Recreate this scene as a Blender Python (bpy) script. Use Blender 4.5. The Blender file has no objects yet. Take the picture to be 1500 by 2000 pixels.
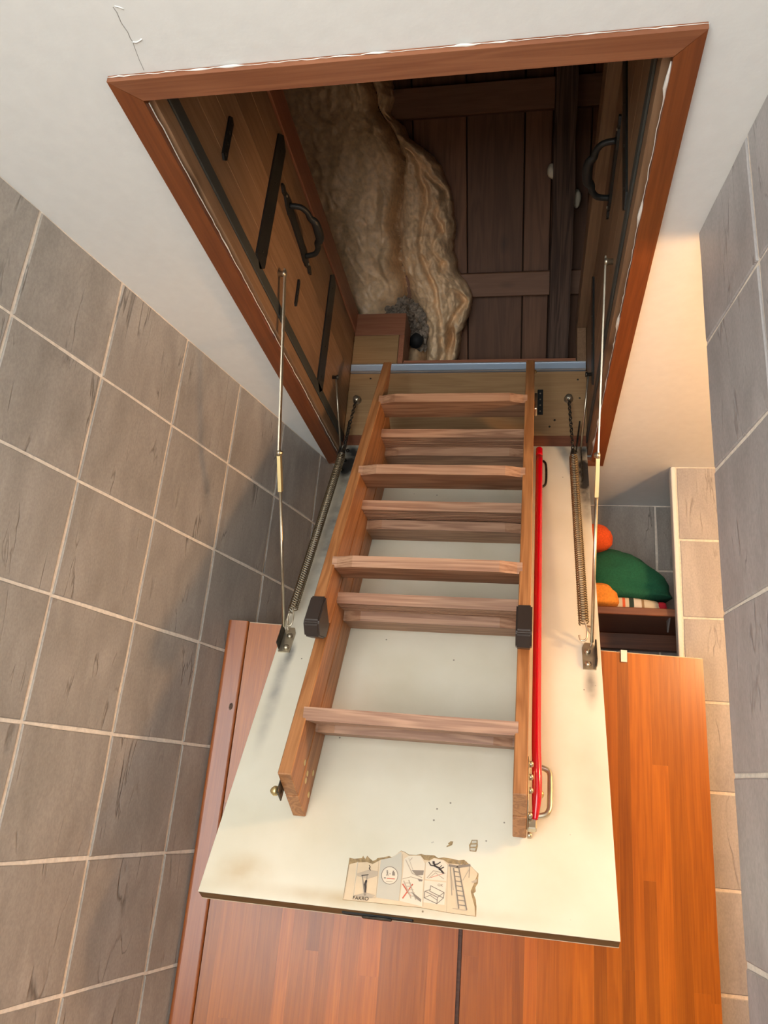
import bpy, bmesh, math, random
from mathutils import Vector, Matrix, noise

random.seed(7)
C = bpy.context.scene.collection
PI = math.pi

# ------------------------------------------------------------------ camera
FPX = 1507.93
CR = Vector((0.98259575, 0.16644571, 0.08247066))
CU = Vector((-0.0212276, -0.34044857, 0.94002349))
CF = Vector((-0.18453989, 0.92541374, 0.33099008))
CAMP = Vector((0, 0, 1.55))
cam = bpy.data.cameras.new('camera')
co = bpy.data.objects.new('camera', cam); C.objects.link(co)
cam.sensor_fit = 'VERTICAL'; cam.sensor_height = 36.0
cam.lens = FPX / 2000 * 36.0
cam.clip_start = 0.02
co.matrix_world = Matrix(((CR.x, CU.x, -CF.x, CAMP.x), (CR.y, CU.y, -CF.y, CAMP.y),
                          (CR.z, CU.z, -CF.z, CAMP.z), (0, 0, 0, 1)))
bpy.context.scene.camera = co

# ------------------------------------------------------------------ world, exposure
w = bpy.data.worlds.new('world'); bpy.context.scene.world = w; w.use_nodes = True
w.node_tree.nodes['Background'].inputs[0].default_value = (0.55, 0.6, 0.7, 1)
w.node_tree.nodes['Background'].inputs[1].default_value = 0.05
vs = bpy.context.scene.view_settings
vs.view_transform = 'Standard'; vs.look = 'None'; vs.gamma = 1; vs.use_curve_mapping = False
vs.exposure = 0.0
FILL_E = 8.2  # strength of the added fill sheet behind the camera
CEIL_LAMP_E = 26.0
WALL_LAMP_E = 135.0
WARM = (1.0, 0.56, 0.26)
SOFT = (1.0, 0.90, 0.74)
COOL = (0.95, 0.985, 1.0)

CE = 2.45                                     # ceiling height


# photo measurement -> point on a real plane of the room
def pt(px, py, axis, val):
    d = CR * ((px - 750) / FPX) - CU * ((py - 1000) / FPX) + CF
    t = (val - CAMP[axis]) / d[axis]
    return CAMP + d * t


# ------------------------------------------------------------------ materials
def nd(nt, t, **k):
    n = nt.nodes.new(t)
    for a, b in k.items():
        setattr(n, a, b)
    return n


def base(name):
    m = bpy.data.materials.new(name); m.use_nodes = True
    nt = m.node_tree
    return m, nt, nt.nodes['Principled BSDF']


def plain(name, col, rough=0.5, metal=0.0, bump=0.0, bscale=60, var=0.0, coat=0.0):
    m, nt, b = base(name)
    b.inputs['Base Color'].default_value = (*col, 1)
    b.inputs['Roughness'].default_value = rough
    b.inputs['Metallic'].default_value = metal
    if coat: b.inputs['Coat Weight'].default_value = coat
    tc = nd(nt, 'ShaderNodeTexCoord')
    if bump or var:
        n = nd(nt, 'ShaderNodeTexNoise'); n.inputs['Scale'].default_value = bscale
        n.inputs['Detail'].default_value = 5
        nt.links.new(tc.outputs['Object'], n.inputs['Vector'])
        if bump:
            bp = nd(nt, 'ShaderNodeBump'); bp.inputs['Strength'].default_value = bump
            bp.inputs['Distance'].default_value = 0.002
            nt.links.new(n.outputs['Fac'], bp.inputs['Height']); nt.links.new(bp.outputs[0], b.inputs['Normal'])
        if var:
            r = nd(nt, 'ShaderNodeValToRGB')
            r.color_ramp.elements[0].position = 0.3; r.color_ramp.elements[1].position = 0.7
            r.color_ramp.elements[0].color = (*[c * (1 - var) for c in col], 1)
            r.color_ramp.elements[1].color = (*[min(1, c * (1 + var)) for c in col], 1)
            nt.links.new(n.outputs['Fac'], r.inputs[0]); nt.links.new(r.outputs[0], b.inputs['Base Color'])
    return m


def randvec(nt, amp=20):
    oi = nd(nt, 'ShaderNodeObjectInfo')
    mu = nd(nt, 'ShaderNodeMath', operation='MULTIPLY'); mu.inputs[1].default_value = amp
    nt.links.new(oi.outputs['Random'], mu.inputs[0])
    return oi, mu


def wood(name, ca, cb, axis=0, grain=1.0, rough=0.5, tone=0.15, rings=0.5, coat=0.0, knots=0.0):
    m, nt, b = base(name)
    b.inputs['Roughness'].default_value = rough
    if coat:
        b.inputs['Coat Weight'].default_value = coat; b.inputs['Coat Roughness'].default_value = 0.18
    tc = nd(nt, 'ShaderNodeTexCoord'); oi, mu = randvec(nt, 31)
    ad = nd(nt, 'ShaderNodeVectorMath', operation='ADD')
    nt.links.new(tc.outputs['Object'], ad.inputs[0]); nt.links.new(mu.outputs[0], ad.inputs[1])
    mp = nd(nt, 'ShaderNodeMapping'); s = [1, 1, 1]
    for i in range(3): s[i] = 2.0 if i == axis else 26 * grain
    mp.inputs['Scale'].default_value = s
    nt.links.new(ad.outputs[0], mp.inputs['Vector'])
    n1 = nd(nt, 'ShaderNodeTexNoise'); n1.inputs['Scale'].default_value = 1.0; n1.inputs['Detail'].default_value = 3
    n1.inputs['Distortion'].default_value = 0.4
    nt.links.new(mp.outputs[0], n1.inputs['Vector'])
    # rings: sine of the noise
    m1 = nd(nt, 'ShaderNodeMath', operation='MULTIPLY'); m1.inputs[1].default_value = 34
    nt.links.new(n1.outputs['Fac'], m1.inputs[0])
    sn = nd(nt, 'ShaderNodeMath', operation='SINE'); nt.links.new(m1.outputs[0], sn.inputs[0])
    m2 = nd(nt, 'ShaderNodeMath', operation='MULTIPLY_ADD'); m2.inputs[1].default_value = 0.5 * rings; m2.inputs[2].default_value = 0.5
    nt.links.new(sn.outputs[0], m2.inputs[0])
    # fine fibre
    mp2 = nd(nt, 'ShaderNodeMapping')
    for i in range(3): s[i] = 9 if i == axis else 420
    mp2.inputs['Scale'].default_value = s
    nt.links.new(ad.outputs[0], mp2.inputs['Vector'])
    n2 = nd(nt, 'ShaderNodeTexNoise'); n2.inputs['Scale'].default_value = 1.0; n2.inputs['Detail'].default_value = 2
    nt.links.new(mp2.outputs[0], n2.inputs['Vector'])
    mx = nd(nt, 'ShaderNodeMath', operation='MULTIPLY_ADD'); mx.inputs[1].default_value = 0.5
    nt.links.new(n2.outputs['Fac'], mx.inputs[0])
    h = nd(nt, 'ShaderNodeMath', operation='MULTIPLY'); h.inputs[1].default_value = 0.55
    nt.links.new(m2.outputs[0], h.inputs[0]); nt.links.new(h.outputs[0], mx.inputs[2])
    r = nd(nt, 'ShaderNodeValToRGB')
    r.color_ramp.elements[0].position = 0.2; r.color_ramp.elements[1].position = 0.8
    r.color_ramp.elements[0].color = (*cb, 1); r.color_ramp.elements[1].color = (*ca, 1)
    nt.links.new(mx.outputs[0], r.inputs[0])
    hs = nd(nt, 'ShaderNodeHueSaturation')
    v = nd(nt, 'ShaderNodeMapRange'); v.inputs['To Min'].default_value = 1 - tone; v.inputs['To Max'].default_value = 1 + tone
    nt.links.new(oi.outputs['Random'], v.inputs['Value'])
    nt.links.new(v.outputs[0], hs.inputs['Value']); nt.links.new(r.outputs[0], hs.inputs['Color'])
    nt.links.new(hs.outputs[0], b.inputs['Base Color'])
    if knots:
        vo = nd(nt, 'ShaderNodeTexVoronoi'); vo.inputs['Scale'].default_value = 1.0
        mp3 = nd(nt, 'ShaderNodeMapping')
        for i in range(3): s[i] = 4 if i == axis else 9
        mp3.inputs['Scale'].default_value = s
        nt.links.new(ad.outputs[0], mp3.inputs['Vector']); nt.links.new(mp3.outputs[0], vo.inputs['Vector'])
        k = nd(nt, 'ShaderNodeMapRange'); k.inputs['From Min'].default_value = 0.04; k.inputs['From Max'].default_value = 0.16
        k.inputs['To Min'].default_value = 1 - knots; k.inputs['To Max'].default_value = 1
        nt.links.new(vo.outputs['Distance'], k.inputs['Value'])
        vm = nd(nt, 'ShaderNodeVectorMath', operation='SCALE')
        nt.links.new(hs.outputs[0], vm.inputs[0]); nt.links.new(k.outputs[0], vm.inputs['Scale'])
        nt.links.new(vm.outputs[0], b.inputs['Base Color'])
    bp = nd(nt, 'ShaderNodeBump'); bp.inputs['Strength'].default_value = 0.12; bp.inputs['Distance'].default_value = 0.001
    nt.links.new(mx.outputs[0], bp.inputs['Height']); nt.links.new(bp.outputs[0], b.inputs['Normal'])
    return m


def tile_mat(name, c0, c1, vein):
    m, nt, b = base(name)
    b.inputs['Roughness'].default_value = 0.42
    tc = nd(nt, 'ShaderNodeTexCoord'); oi, mu = randvec(nt, 17)
    ad = nd(nt, 'ShaderNodeVectorMath', operation='ADD')
    nt.links.new(tc.outputs['Object'], ad.inputs[0]); nt.links.new(mu.outputs[0], ad.inputs[1])

    def nz(sc, det, dist=0.0):
        mp = nd(nt, 'ShaderNodeMapping'); mp.inputs['Scale'].default_value = sc
        n = nd(nt, 'ShaderNodeTexNoise'); n.inputs['Scale'].default_value = 1; n.inputs['Detail'].default_value = det
        n.inputs['Distortion'].default_value = dist
        nt.links.new(ad.outputs[0], mp.inputs['Vector']); nt.links.new(mp.outputs[0], n.inputs['Vector'])
        return n
    soft = nz((22, 22, 7), 5, 0.6)
    line = nz((15, 15, 2.2), 4, 0.7)
    fine = nz((300, 300, 160), 2)
    r = nd(nt, 'ShaderNodeValToRGB')
    r.color_ramp.elements[0].position = 0.3; r.color_ramp.elements[1].position = 0.72
    r.color_ramp.elements[0].color = (*c0, 1); r.color_ramp.elements[1].color = (*c1, 1)
    nt.links.new(soft.outputs['Fac'], r.inputs[0])
    # thin dark veins where the stretched noise crosses a level
    s = nd(nt, 'ShaderNodeMath', operation='SUBTRACT'); s.inputs[1].default_value = 0.53
    a = nd(nt, 'ShaderNodeMath', operation='ABSOLUTE')
    k = nd(nt, 'ShaderNodeMapRange'); k.inputs['From Min'].default_value = 0.0; k.inputs['From Max'].default_value = 0.014
    k.inputs['To Min'].default_value = 1; k.inputs['To Max'].default_value = 0
    nt.links.new(line.outputs['Fac'], s.inputs[0]); nt.links.new(s.outputs[0], a.inputs[0]); nt.links.new(a.outputs[0], k.inputs['Value'])
    g = nd(nt, 'ShaderNodeMapRange'); g.inputs['From Min'].default_value = 0.5; g.inputs['From Max'].default_value = 0.62
    nt.links.new(soft.outputs['Fac'], g.inputs['Value'])
    q = nd(nt, 'ShaderNodeMath', operation='MULTIPLY'); nt.links.new(k.outputs[0], q.inputs[0]); nt.links.new(g.outputs[0], q.inputs[1])
    q2 = nd(nt, 'ShaderNodeMath', operation='MULTIPLY'); q2.inputs[1].default_value = 0.7; nt.links.new(q.outputs[0], q2.inputs[0])
    mx = nd(nt, 'ShaderNodeMix', data_type='RGBA'); mx.inputs['B'].default_value = (*vein, 1)
    nt.links.new(q2.outputs[0], mx.inputs['Factor']); nt.links.new(r.outputs[0], mx.inputs['A'])
    fr = nd(nt, 'ShaderNodeMapRange'); fr.inputs['From Min'].default_value = 0.3; fr.inputs['From Max'].default_value = 0.7
    fr.inputs['To Min'].default_value = 0.9; fr.inputs['To Max'].default_value = 1.08
    nt.links.new(fine.outputs['Fac'], fr.inputs['Value'])
    vm = nd(nt, 'ShaderNodeVectorMath', operation='SCALE'); nt.links.new(mx.outputs['Result'], vm.inputs[0]); nt.links.new(fr.outputs[0], vm.inputs['Scale'])
    nt.links.new(vm.outputs[0], b.inputs['Base Color'])
    hh = nd(nt, 'ShaderNodeMath', operation='SUBTRACT'); nt.links.new(soft.outputs['Fac'], hh.inputs[0]); nt.links.new(q.outputs[0], hh.inputs[1])
    bp = nd(nt, 'ShaderNodeBump'); bp.inputs['Strength'].default_value = 0.35; bp.inputs['Distance'].default_value = 0.0022
    nt.links.new(hh.outputs[0], bp.inputs['Height']); nt.links.new(bp.outputs[0], b.inputs['Normal'])
    return m


def emit(name, col, e):
    m, nt, b = base(name)
    b.inputs['Base Color'].default_value = (0.8, 0.8, 0.8, 1)
    b.inputs['Emission Color'].default_value = (*col, 1)
    b.inputs['Emission Strength'].default_value = e
    return m


def panel_mat():
    # white laminate of the hatch door: dust specks, grease smears and other tinted ellipses
    m, nt, b = base('white_laminate')
    b.inputs['Roughness'].default_value = 0.45
    tc = nd(nt, 'ShaderNodeTexCoord')
    n = nd(nt, 'ShaderNodeTexNoise'); n.inputs['Scale'].default_value = 5; n.inputs['Detail'].default_value = 4
    nt.links.new(tc.outputs['Object'], n.inputs['Vector'])
    r = nd(nt, 'ShaderNodeValToRGB')
    r.color_ramp.elements[0].position = 0.3; r.color_ramp.elements[1].position = 0.75
    r.color_ramp.elements[0].color = (0.66, 0.62, 0.48, 1); r.color_ramp.elements[1].color = (0.78, 0.75, 0.63, 1)
    nt.links.new(n.outputs['Fac'], r.inputs[0])
    cur = r.outputs[0]
    # specks
    vo = nd(nt, 'ShaderNodeTexVoronoi'); vo.inputs['Scale'].default_value = 34; nt.links.new(tc.outputs['Object'], vo.inputs['Vector'])
    k = nd(nt, 'ShaderNodeMapRange'); k.inputs['From Min'].default_value = 0.035; k.inputs['From Max'].default_value = 0.075
    k.inputs['To Min'].default_value = 0.85; k.inputs['To Max'].default_value = 0
    nt.links.new(vo.outputs['Distance'], k.inputs['Value'])
    sp = nd(nt, 'ShaderNodeSeparateColor'); nt.links.new(vo.outputs['Color'], sp.inputs[0])
    th = nd(nt, 'ShaderNodeMath', operation='GREATER_THAN'); th.inputs[1].default_value = 0.62; nt.links.new(sp.outputs[0], th.inputs[0])
    kk = nd(nt, 'ShaderNodeMath', operation='MULTIPLY'); nt.links.new(k.outputs[0], kk.inputs[0]); nt.links.new(th.outputs[0], kk.inputs[1])
    mx = nd(nt, 'ShaderNodeMix', data_type='RGBA'); mx.inputs['B'].default_value = (0.12, 0.09, 0.06, 1)
    nt.links.new(kk.outputs[0], mx.inputs['Factor']); nt.links.new(cur, mx.inputs['A']); cur = mx.outputs['Result']
    # smears and tints: ellipses in the panel's own coordinates (x, y up the panel)
    n2 = nd(nt, 'ShaderNodeTexNoise'); n2.inputs['Scale'].default_value = 22; n2.inputs['Detail'].default_value = 5
    nt.links.new(tc.outputs['Object'], n2.inputs['Vector'])
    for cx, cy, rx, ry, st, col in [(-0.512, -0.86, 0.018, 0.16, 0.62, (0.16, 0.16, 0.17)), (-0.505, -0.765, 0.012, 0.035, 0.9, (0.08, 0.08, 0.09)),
                                    (-0.49, -0.36, 0.045, 0.36, 0.9, (0.12, 0.12, 0.12)), (-0.50, -0.08, 0.04, 0.12, 1.6, (0.03, 0.03, 0.03)), (0.128, -0.80, 0.016, 0.06, 0.95, (0.1, 0.09, 0.08)),  # first one: dark ellipse along the left spring
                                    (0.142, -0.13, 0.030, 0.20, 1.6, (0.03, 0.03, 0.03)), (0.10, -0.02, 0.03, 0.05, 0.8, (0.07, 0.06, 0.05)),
                                    (-0.25, -1.262, 0.30, 0.016, 0.5, (0.45, 0.30, 0.12)), (-0.47, -1.235, 0.06, 0.035, 0.6, (0.50, 0.36, 0.17)),  # yellow-brown along the lower edge and its left corner
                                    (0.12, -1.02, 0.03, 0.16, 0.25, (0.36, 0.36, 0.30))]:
        mp = nd(nt, 'ShaderNodeMapping', vector_type='TEXTURE')
        mp.inputs['Location'].default_value = (cx, cy, 0); mp.inputs['Scale'].default_value = (rx, ry, 5)
        nt.links.new(tc.outputs['Object'], mp.inputs['Vector'])
        ln = nd(nt, 'ShaderNodeVectorMath', operation='LENGTH'); nt.links.new(mp.outputs[0], ln.inputs[0])
        f = nd(nt, 'ShaderNodeMapRange'); f.interpolation_type = 'SMOOTHSTEP'
        f.inputs['From Min'].default_value = 0.0; f.inputs['From Max'].default_value = 1.25
        f.inputs['To Min'].default_value = st; f.inputs['To Max'].default_value = 0
        nt.links.new(ln.outputs['Value'], f.inputs['Value'])
        ff = nd(nt, 'ShaderNodeMath', operation='MULTIPLY'); nt.links.new(f.outputs[0], ff.inputs[0]); nt.links.new(n2.outputs['Fac'], ff.inputs[1])
        f2 = nd(nt, 'ShaderNodeMath', operation='MULTIPLY'); f2.inputs[1].default_value = 1.5; f2.use_clamp = True
        nt.links.new(ff.outputs[0], f2.inputs[0])
        mx = nd(nt, 'ShaderNodeMix', data_type='RGBA'); mx.inputs['B'].default_value = (*col, 1)
        nt.links.new(f2.outputs[0], mx.inputs['Factor']); nt.links.new(cur, mx.inputs['A']); cur = mx.outputs['Result']
    nt.links.new(cur, b.inputs['Base Color'])
    return m


M = {}
M['plaster'] = plain('white_plaster', (0.78, 0.79, 0.765), 0.85, bump=0.35, bscale=45, var=0.02)
M['grout'] = plain('grout', (0.78, 0.70, 0.60), 0.9, bump=0.6, bscale=120, var=0.12)
M['tile'] = tile_mat('slate_grey_tile', (0.275, 0.248, 0.218), (0.385, 0.35, 0.31), (0.05, 0.042, 0.035))
M['tile_r'] = tile_mat('cool_grey_tile', (0.33, 0.315, 0.31), (0.43, 0.41, 0.405), (0.10, 0.08, 0.075))
M['tile_l'] = tile_mat('pale_grey_tile', (0.36, 0.34, 0.33), (0.48, 0.455, 0.43), (0.20, 0.18, 0.16))
M['floor'] = plain('floor_tile', (0.42, 0.33, 0.25), 0.4, var=0.15, bscale=9)
M['laminate'] = panel_mat()
M['chipboard'] = wood('door_edge_wood', (0.23, 0.13, 0.05), (0.12, 0.065, 0.025), 0, 1.5, 0.6)
M['veneer_edge'] = plain('pale_board_edge', (0.62, 0.50, 0.34), 0.6)
M['pine_v'] = wood('ladder_pine', (0.44, 0.20, 0.075), (0.25, 0.095, 0.03), 1, 1.3, 0.45, 0.06, 0.7)
M['pine_x'] = wood('tread_pine', (0.42, 0.235, 0.135), (0.22, 0.10, 0.05), 0, 1.2, 0.5, 0.10, 0.8)
M['trim_x'] = wood('trim_wood_x', (0.31, 0.118, 0.052), (0.20, 0.064, 0.026), 0, 1.5, 0.38, 0.04, 0.5, coat=0.1)
M['trim_y'] = wood('trim_wood_y', (0.25, 0.07, 0.016), (0.14, 0.033, 0.007), 1, 1.0, 0.35, 0.06, 0.4, coat=0.2)
M['ply_y'] = wood('box_board_y', (0.31, 0.19, 0.108), (0.20, 0.115, 0.06), 1, 1.3, 0.5, 0.20, 0.5, knots=0.4)
M['ply_x'] = wood('box_board_x', (0.38, 0.235, 0.11), (0.26, 0.145, 0.06), 0, 1.2, 0.5, 0.08, 0.4)
M['red_y'] = wood('upper_lath_y', (0.38, 0.165, 0.09), (0.26, 0.095, 0.05), 1, 1.6, 0.5, 0.06, 0.4)
M['red_x'] = wood('upper_lath_x', (0.38, 0.165, 0.09), (0.26, 0.095, 0.05), 0, 1.6, 0.5, 0.06, 0.4)
M['roof'] = wood('roof_board', (0.22, 0.095, 0.042), (0.12, 0.046, 0.018), 1, 0.8, 0.6, 0.25, 0.5, knots=0.5)
M['purlin'] = wood('purlin_wood', (0.26, 0.13, 0.07), (0.18, 0.08, 0.04), 0, 1.0, 0.6, 0.05, 0.3, knots=0.5)
M['rafter'] = wood('old_rafter', (0.13, 0.075, 0.05), (0.05, 0.026, 0.017), 1, 1.4, 0.8, 0.0, 0.9)
M['beech'] = wood('lacquered_beech', (0.47, 0.135, 0.008), (0.26, 0.062, 0.003), 2, 1.3, 0.34, 0.28, 0.3, coat=0.12)
M['post'] = wood('lacquered_pine', (0.36, 0.105, 0.022), (0.21, 0.05, 0.01), 2, 0.8, 0.35, 0.0, 0.4, coat=0.2)
M['shelf'] = wood('dark_shelf', (0.24, 0.09, 0.04), (0.13, 0.04, 0.02), 0, 1.2, 0.4, 0.0, 0.4)
M['black'] = plain('black_iron', (0.022, 0.024, 0.023), 0.45, 0.3, bump=0.2, bscale=300)
M['seal'] = plain('rubber_seal', (0.05, 0.055, 0.05), 0.6)
M['plastic'] = plain('brown_black_plastic', (0.035, 0.026, 0.022), 0.35)
M['alu'] = plain('blue_film_aluminium', (0.40, 0.50, 0.62), 0.35, 0.2)
M['alu_edge'] = plain('bright_aluminium', (0.75, 0.78, 0.8), 0.3, 0.8)
M['steel'] = plain('zinc_steel', (0.52, 0.47, 0.36), 0.32, 0.9, var=0.2, bscale=40)
M['brass'] = plain('yellow_zinc', (0.70, 0.56, 0.27), 0.35, 0.85)
M['dark_steel'] = plain('greasy_steel', (0.06, 0.055, 0.045), 0.3, 0.7, var=0.5, bscale=90)
M['spring'] = plain('spring_wire', (0.24, 0.19, 0.12), 0.28, 0.95)
M['red'] = plain('red_plastic_coat', (0.50, 0.0, 0.010), 0.2, coat=0.4)
M['foam'] = plain('spray_foam', (0.88, 0.62, 0.37), 0.38, bump=1.0, bscale=75, var=0.16)
M['foam_l'] = plain('pale_foam', (0.80, 0.74, 0.58), 0.6, bump=0.6, bscale=60)
M['wool'] = plain('grey_wool', (0.26, 0.21, 0.16), 0.8, bump=1.0, bscale=110, var=0.65)
M['pipe'] = plain('black_duct', (0.01, 0.01, 0.01), 0.7)
M['white'] = plain('white_bead', (0.82, 0.80, 0.74), 0.5, bump=0.4, bscale=200)
M['crack'] = plain('crack_grey', (0.34, 0.33, 0.31), 0.9)  # dark grey of the hairline crack
M['green'] = plain('green_cloth', (0.012, 0.115, 0.055), 0.95, bump=0.5, bscale=260, var=0.2)
M['orange'] = plain('orange_cloth', (0.72, 0.09, 0.012), 0.95, bump=0.5, bscale=260, var=0.15)
M['amber'] = plain('amber_cloth', (0.75, 0.27, 0.035), 0.95, bump=0.4, bscale=160, var=0.15)
M['crimson'] = plain('crimson_cloth', (0.45, 0.012, 0.03), 0.95, bump=0.4, bscale=200)
M['paper'] = plain('label_paper', (0.70, 0.56, 0.38), 0.7, var=0.06, bscale=25)
M['glue'] = plain('torn_glue', (0.34, 0.24, 0.12), 0.8, var=0.35, bscale=160)
M['paper_grey'] = plain('label_grey', (0.56, 0.53, 0.44), 0.7)
M['paper_pale'] = plain('label_pale', (0.74, 0.66, 0.52), 0.7)
M['ink'] = plain('ink', (0.05, 0.04, 0.035), 0.7)
M['ink_grey'] = plain('grey_ink', (0.26, 0.22, 0.18), 0.7)
M['ink_pale'] = plain('pale_ink', (0.48, 0.40, 0.30), 0.7)
M['ink_red'] = plain('red_ink', (0.62, 0.16, 0.10), 0.7)


def stripes():
    m, nt, b = base('striped_towel')
    b.inputs['Roughness'].default_value = 0.95
    tc = nd(nt, 'ShaderNodeTexCoord'); sp = nd(nt, 'ShaderNodeSeparateXYZ'); nt.links.new(tc.outputs['Object'], sp.inputs[0])
    mu = nd(nt, 'ShaderNodeMath', operation='MULTIPLY'); mu.inputs[1].default_value = 9.5; nt.links.new(sp.outputs[0], mu.inputs[0])
    fr = nd(nt, 'ShaderNodeMath', operation='FRACT'); nt.links.new(mu.outputs[0], fr.inputs[0])
    r = nd(nt, 'ShaderNodeValToRGB'); r.color_ramp.interpolation = 'CONSTANT'
    e = r.color_ramp.elements; e[0].position = 0; e[0].color = (0.62, 0.55, 0.40, 1); e[1].position = 0.45; e[1].color = (0.65, 0.12, 0.04, 1)
    for p, c in ((0.52, (0.62, 0.55, 0.40, 1)), (0.62, (0.03, 0.05, 0.04, 1)), (0.74, (0.66, 0.6, 0.5, 1)), (0.93, (0.3, 0.2, 0.1, 1))):
        x = e.new(p); x.color = c
    nt.links.new(fr.outputs[0], r.inputs[0]); nt.links.new(r.outputs[0], b.inputs['Base Color'])
    return m


M['stripes'] = stripes()

# ------------------------------------------------------------------ object helpers
ROOT = {}                                     # object -> frame matrix of its top-level thing


def thing(name, label, cat, loc=(0, 0, 0), rot=(0, 0, 0), group=None):
    o = bpy.data.objects.new(name, None); C.objects.link(o)
    o.location = loc; o.rotation_euler = rot; o.empty_display_size = 0.05
    o['label'] = label; o['category'] = cat
    if group: o['group'] = group
    ROOT[o] = Matrix.Translation(loc) @ Matrix.LocRotScale(None, __import__('mathutils').Euler(rot), None)
    return o


def mk(name, vf, mat, parent=None, world=False, smooth=False, label=None, kind=None):
    v, f = vf
    if world and parent is not None:
        inv = ROOT[parent].inverted()
        v = [inv @ Vector(p) for p in v]
    me = bpy.data.meshes.new(name); me.from_pydata([tuple(p) for p in v], [], f); me.update()
    if smooth:
        for p in me.polygons: p.use_smooth = True
    me.materials.append(M[mat] if isinstance(mat, str) else mat)
    return link(name, me, parent, label, kind)


def link(name, me, parent=None, label=None, kind=None, loc=None, rot=None):
    o = bpy.data.objects.new(name, me); C.objects.link(o)
    if parent is not None:
        o.parent = parent; ROOT[o] = ROOT.get(parent, Matrix.Identity(4))
    else:
        ROOT[o] = Matrix.Identity(4)
    if loc is not None: o.location = loc
    if rot is not None: o.rotation_euler = rot
    if label: o['label'] = label
    if kind: o['kind'] = kind
    return o


def join(*parts):
    V, F = [], []
    for v, f in parts:
        n = len(V); V += [Vector(p) for p in v]; F += [tuple(i + n for i in q) for q in f]
    return V, F


def box(x0, x1, y0, y1, z0, z1, bev=0.0, seg=1):
    bm = bmesh.new()
    bmesh.ops.create_cube(bm, size=1)
    for v in bm.verts:
        v.co = Vector((x0 + (v.co.x + .5) * (x1 - x0), y0 + (v.co.y + .5) * (y1 - y0), z0 + (v.co.z + .5) * (z1 - z0)))
    if bev:
        bmesh.ops.bevel(bm, geom=bm.edges[:], offset=bev, segments=seg, affect='EDGES', profile=0.5)
    bm.normal_update()
    r = ([v.co.copy() for v in bm.verts], [tuple(v.index for v in f.verts) for f in bm.faces])
    bm.free()
    return r


def xf(vf, m):
    return [m @ Vector(p) for p in vf[0]], vf[1]


def tube(pts, r, n=10, cap=True, radii=None):
    pts = [Vector(p) for p in pts]
    V, F = [], []
    t0 = (pts[1] - pts[0]).normalized()
    a = t0.orthogonal().normalized()
    for i, p in enumerate(pts):
        if i == 0: t = (pts[1] - pts[0])
        elif i == len(pts) - 1: t = (pts[-1] - pts[-2])
        else: t = (pts[i + 1] - pts[i]).normalized() + (pts[i] - pts[i - 1]).normalized()
        t.normalize()
        a = (a - t * a.dot(t)).normalized(); b = t.cross(a)
        rr = radii[i] if radii else r
        for k in range(n):
            an = 2 * PI * k / n
            V.append(p + a * rr * math.cos(an) + b * rr * math.sin(an))
        if i:
            for k in range(n):
                F.append(((i - 1) * n + k, (i - 1) * n + (k + 1) % n, i * n + (k + 1) % n, i * n + k))
    if cap:
        F.append(tuple(range(n))[::-1]); F.append(tuple(range((len(pts) - 1) * n, len(pts) * n)))
    return V, F


def smooth_path(pts, n=6):
    pts = [Vector(p) for p in pts]; out = []
    P = [pts[0]] + pts + [pts[-1]]
    for i in range(1, len(P) - 2):
        for k in range(n):
            t = k / n
            a, b, c, d = P[i - 1], P[i], P[i + 1], P[i + 2]
            out.append(0.5 * ((2 * b) + (c - a) * t + (2 * a - 5 * b + 4 * c - d) * t * t + (-a + 3 * b - 3 * c + d) * t ** 3))
    out.append(pts[-1])
    return out


def prism(poly, d, axis=2, base_=0.0):
    """polygon of 2D points extruded along an axis; the 2D axes are the two others in order"""
    n = len(poly); V = []
    for h in (base_, base_ + d):
        for p in poly:
            q = [0, 0, 0]; o = [i for i in range(3) if i != axis]
            q[o[0]] = p[0]; q[o[1]] = p[1]; q[axis] = h
            V.append(Vector(q))
    F = [tuple(range(n))[::-1], tuple(range(n, 2 * n))] + [(i, (i + 1) % n, n + (i + 1) % n, n + i) for i in range(n)]
    return V, F


def bolt(p, d, r, h, n=12):
    p = Vector(p); d = Vector(d).normalized()
    return tube([p, p + d * h * .55, p + d * h * .85, p + d * h], r, n, True, [r, r, r * .75, r * .3])


def lathe(prof, p, d, n=20):
    p = Vector(p); d = Vector(d).normalized()
    return tube([p + d * h for h, r in prof], 1, n, True, [r for h, r in prof])


def struct(name, vf, mat, parent=None, **k):
    o = mk(name, vf, mat, parent, **k)
    o['kind'] = 'structure'
    return o


# ------------------------------------------------------------------ tiles
TP = 0.2135
tile_cache = {}


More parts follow.
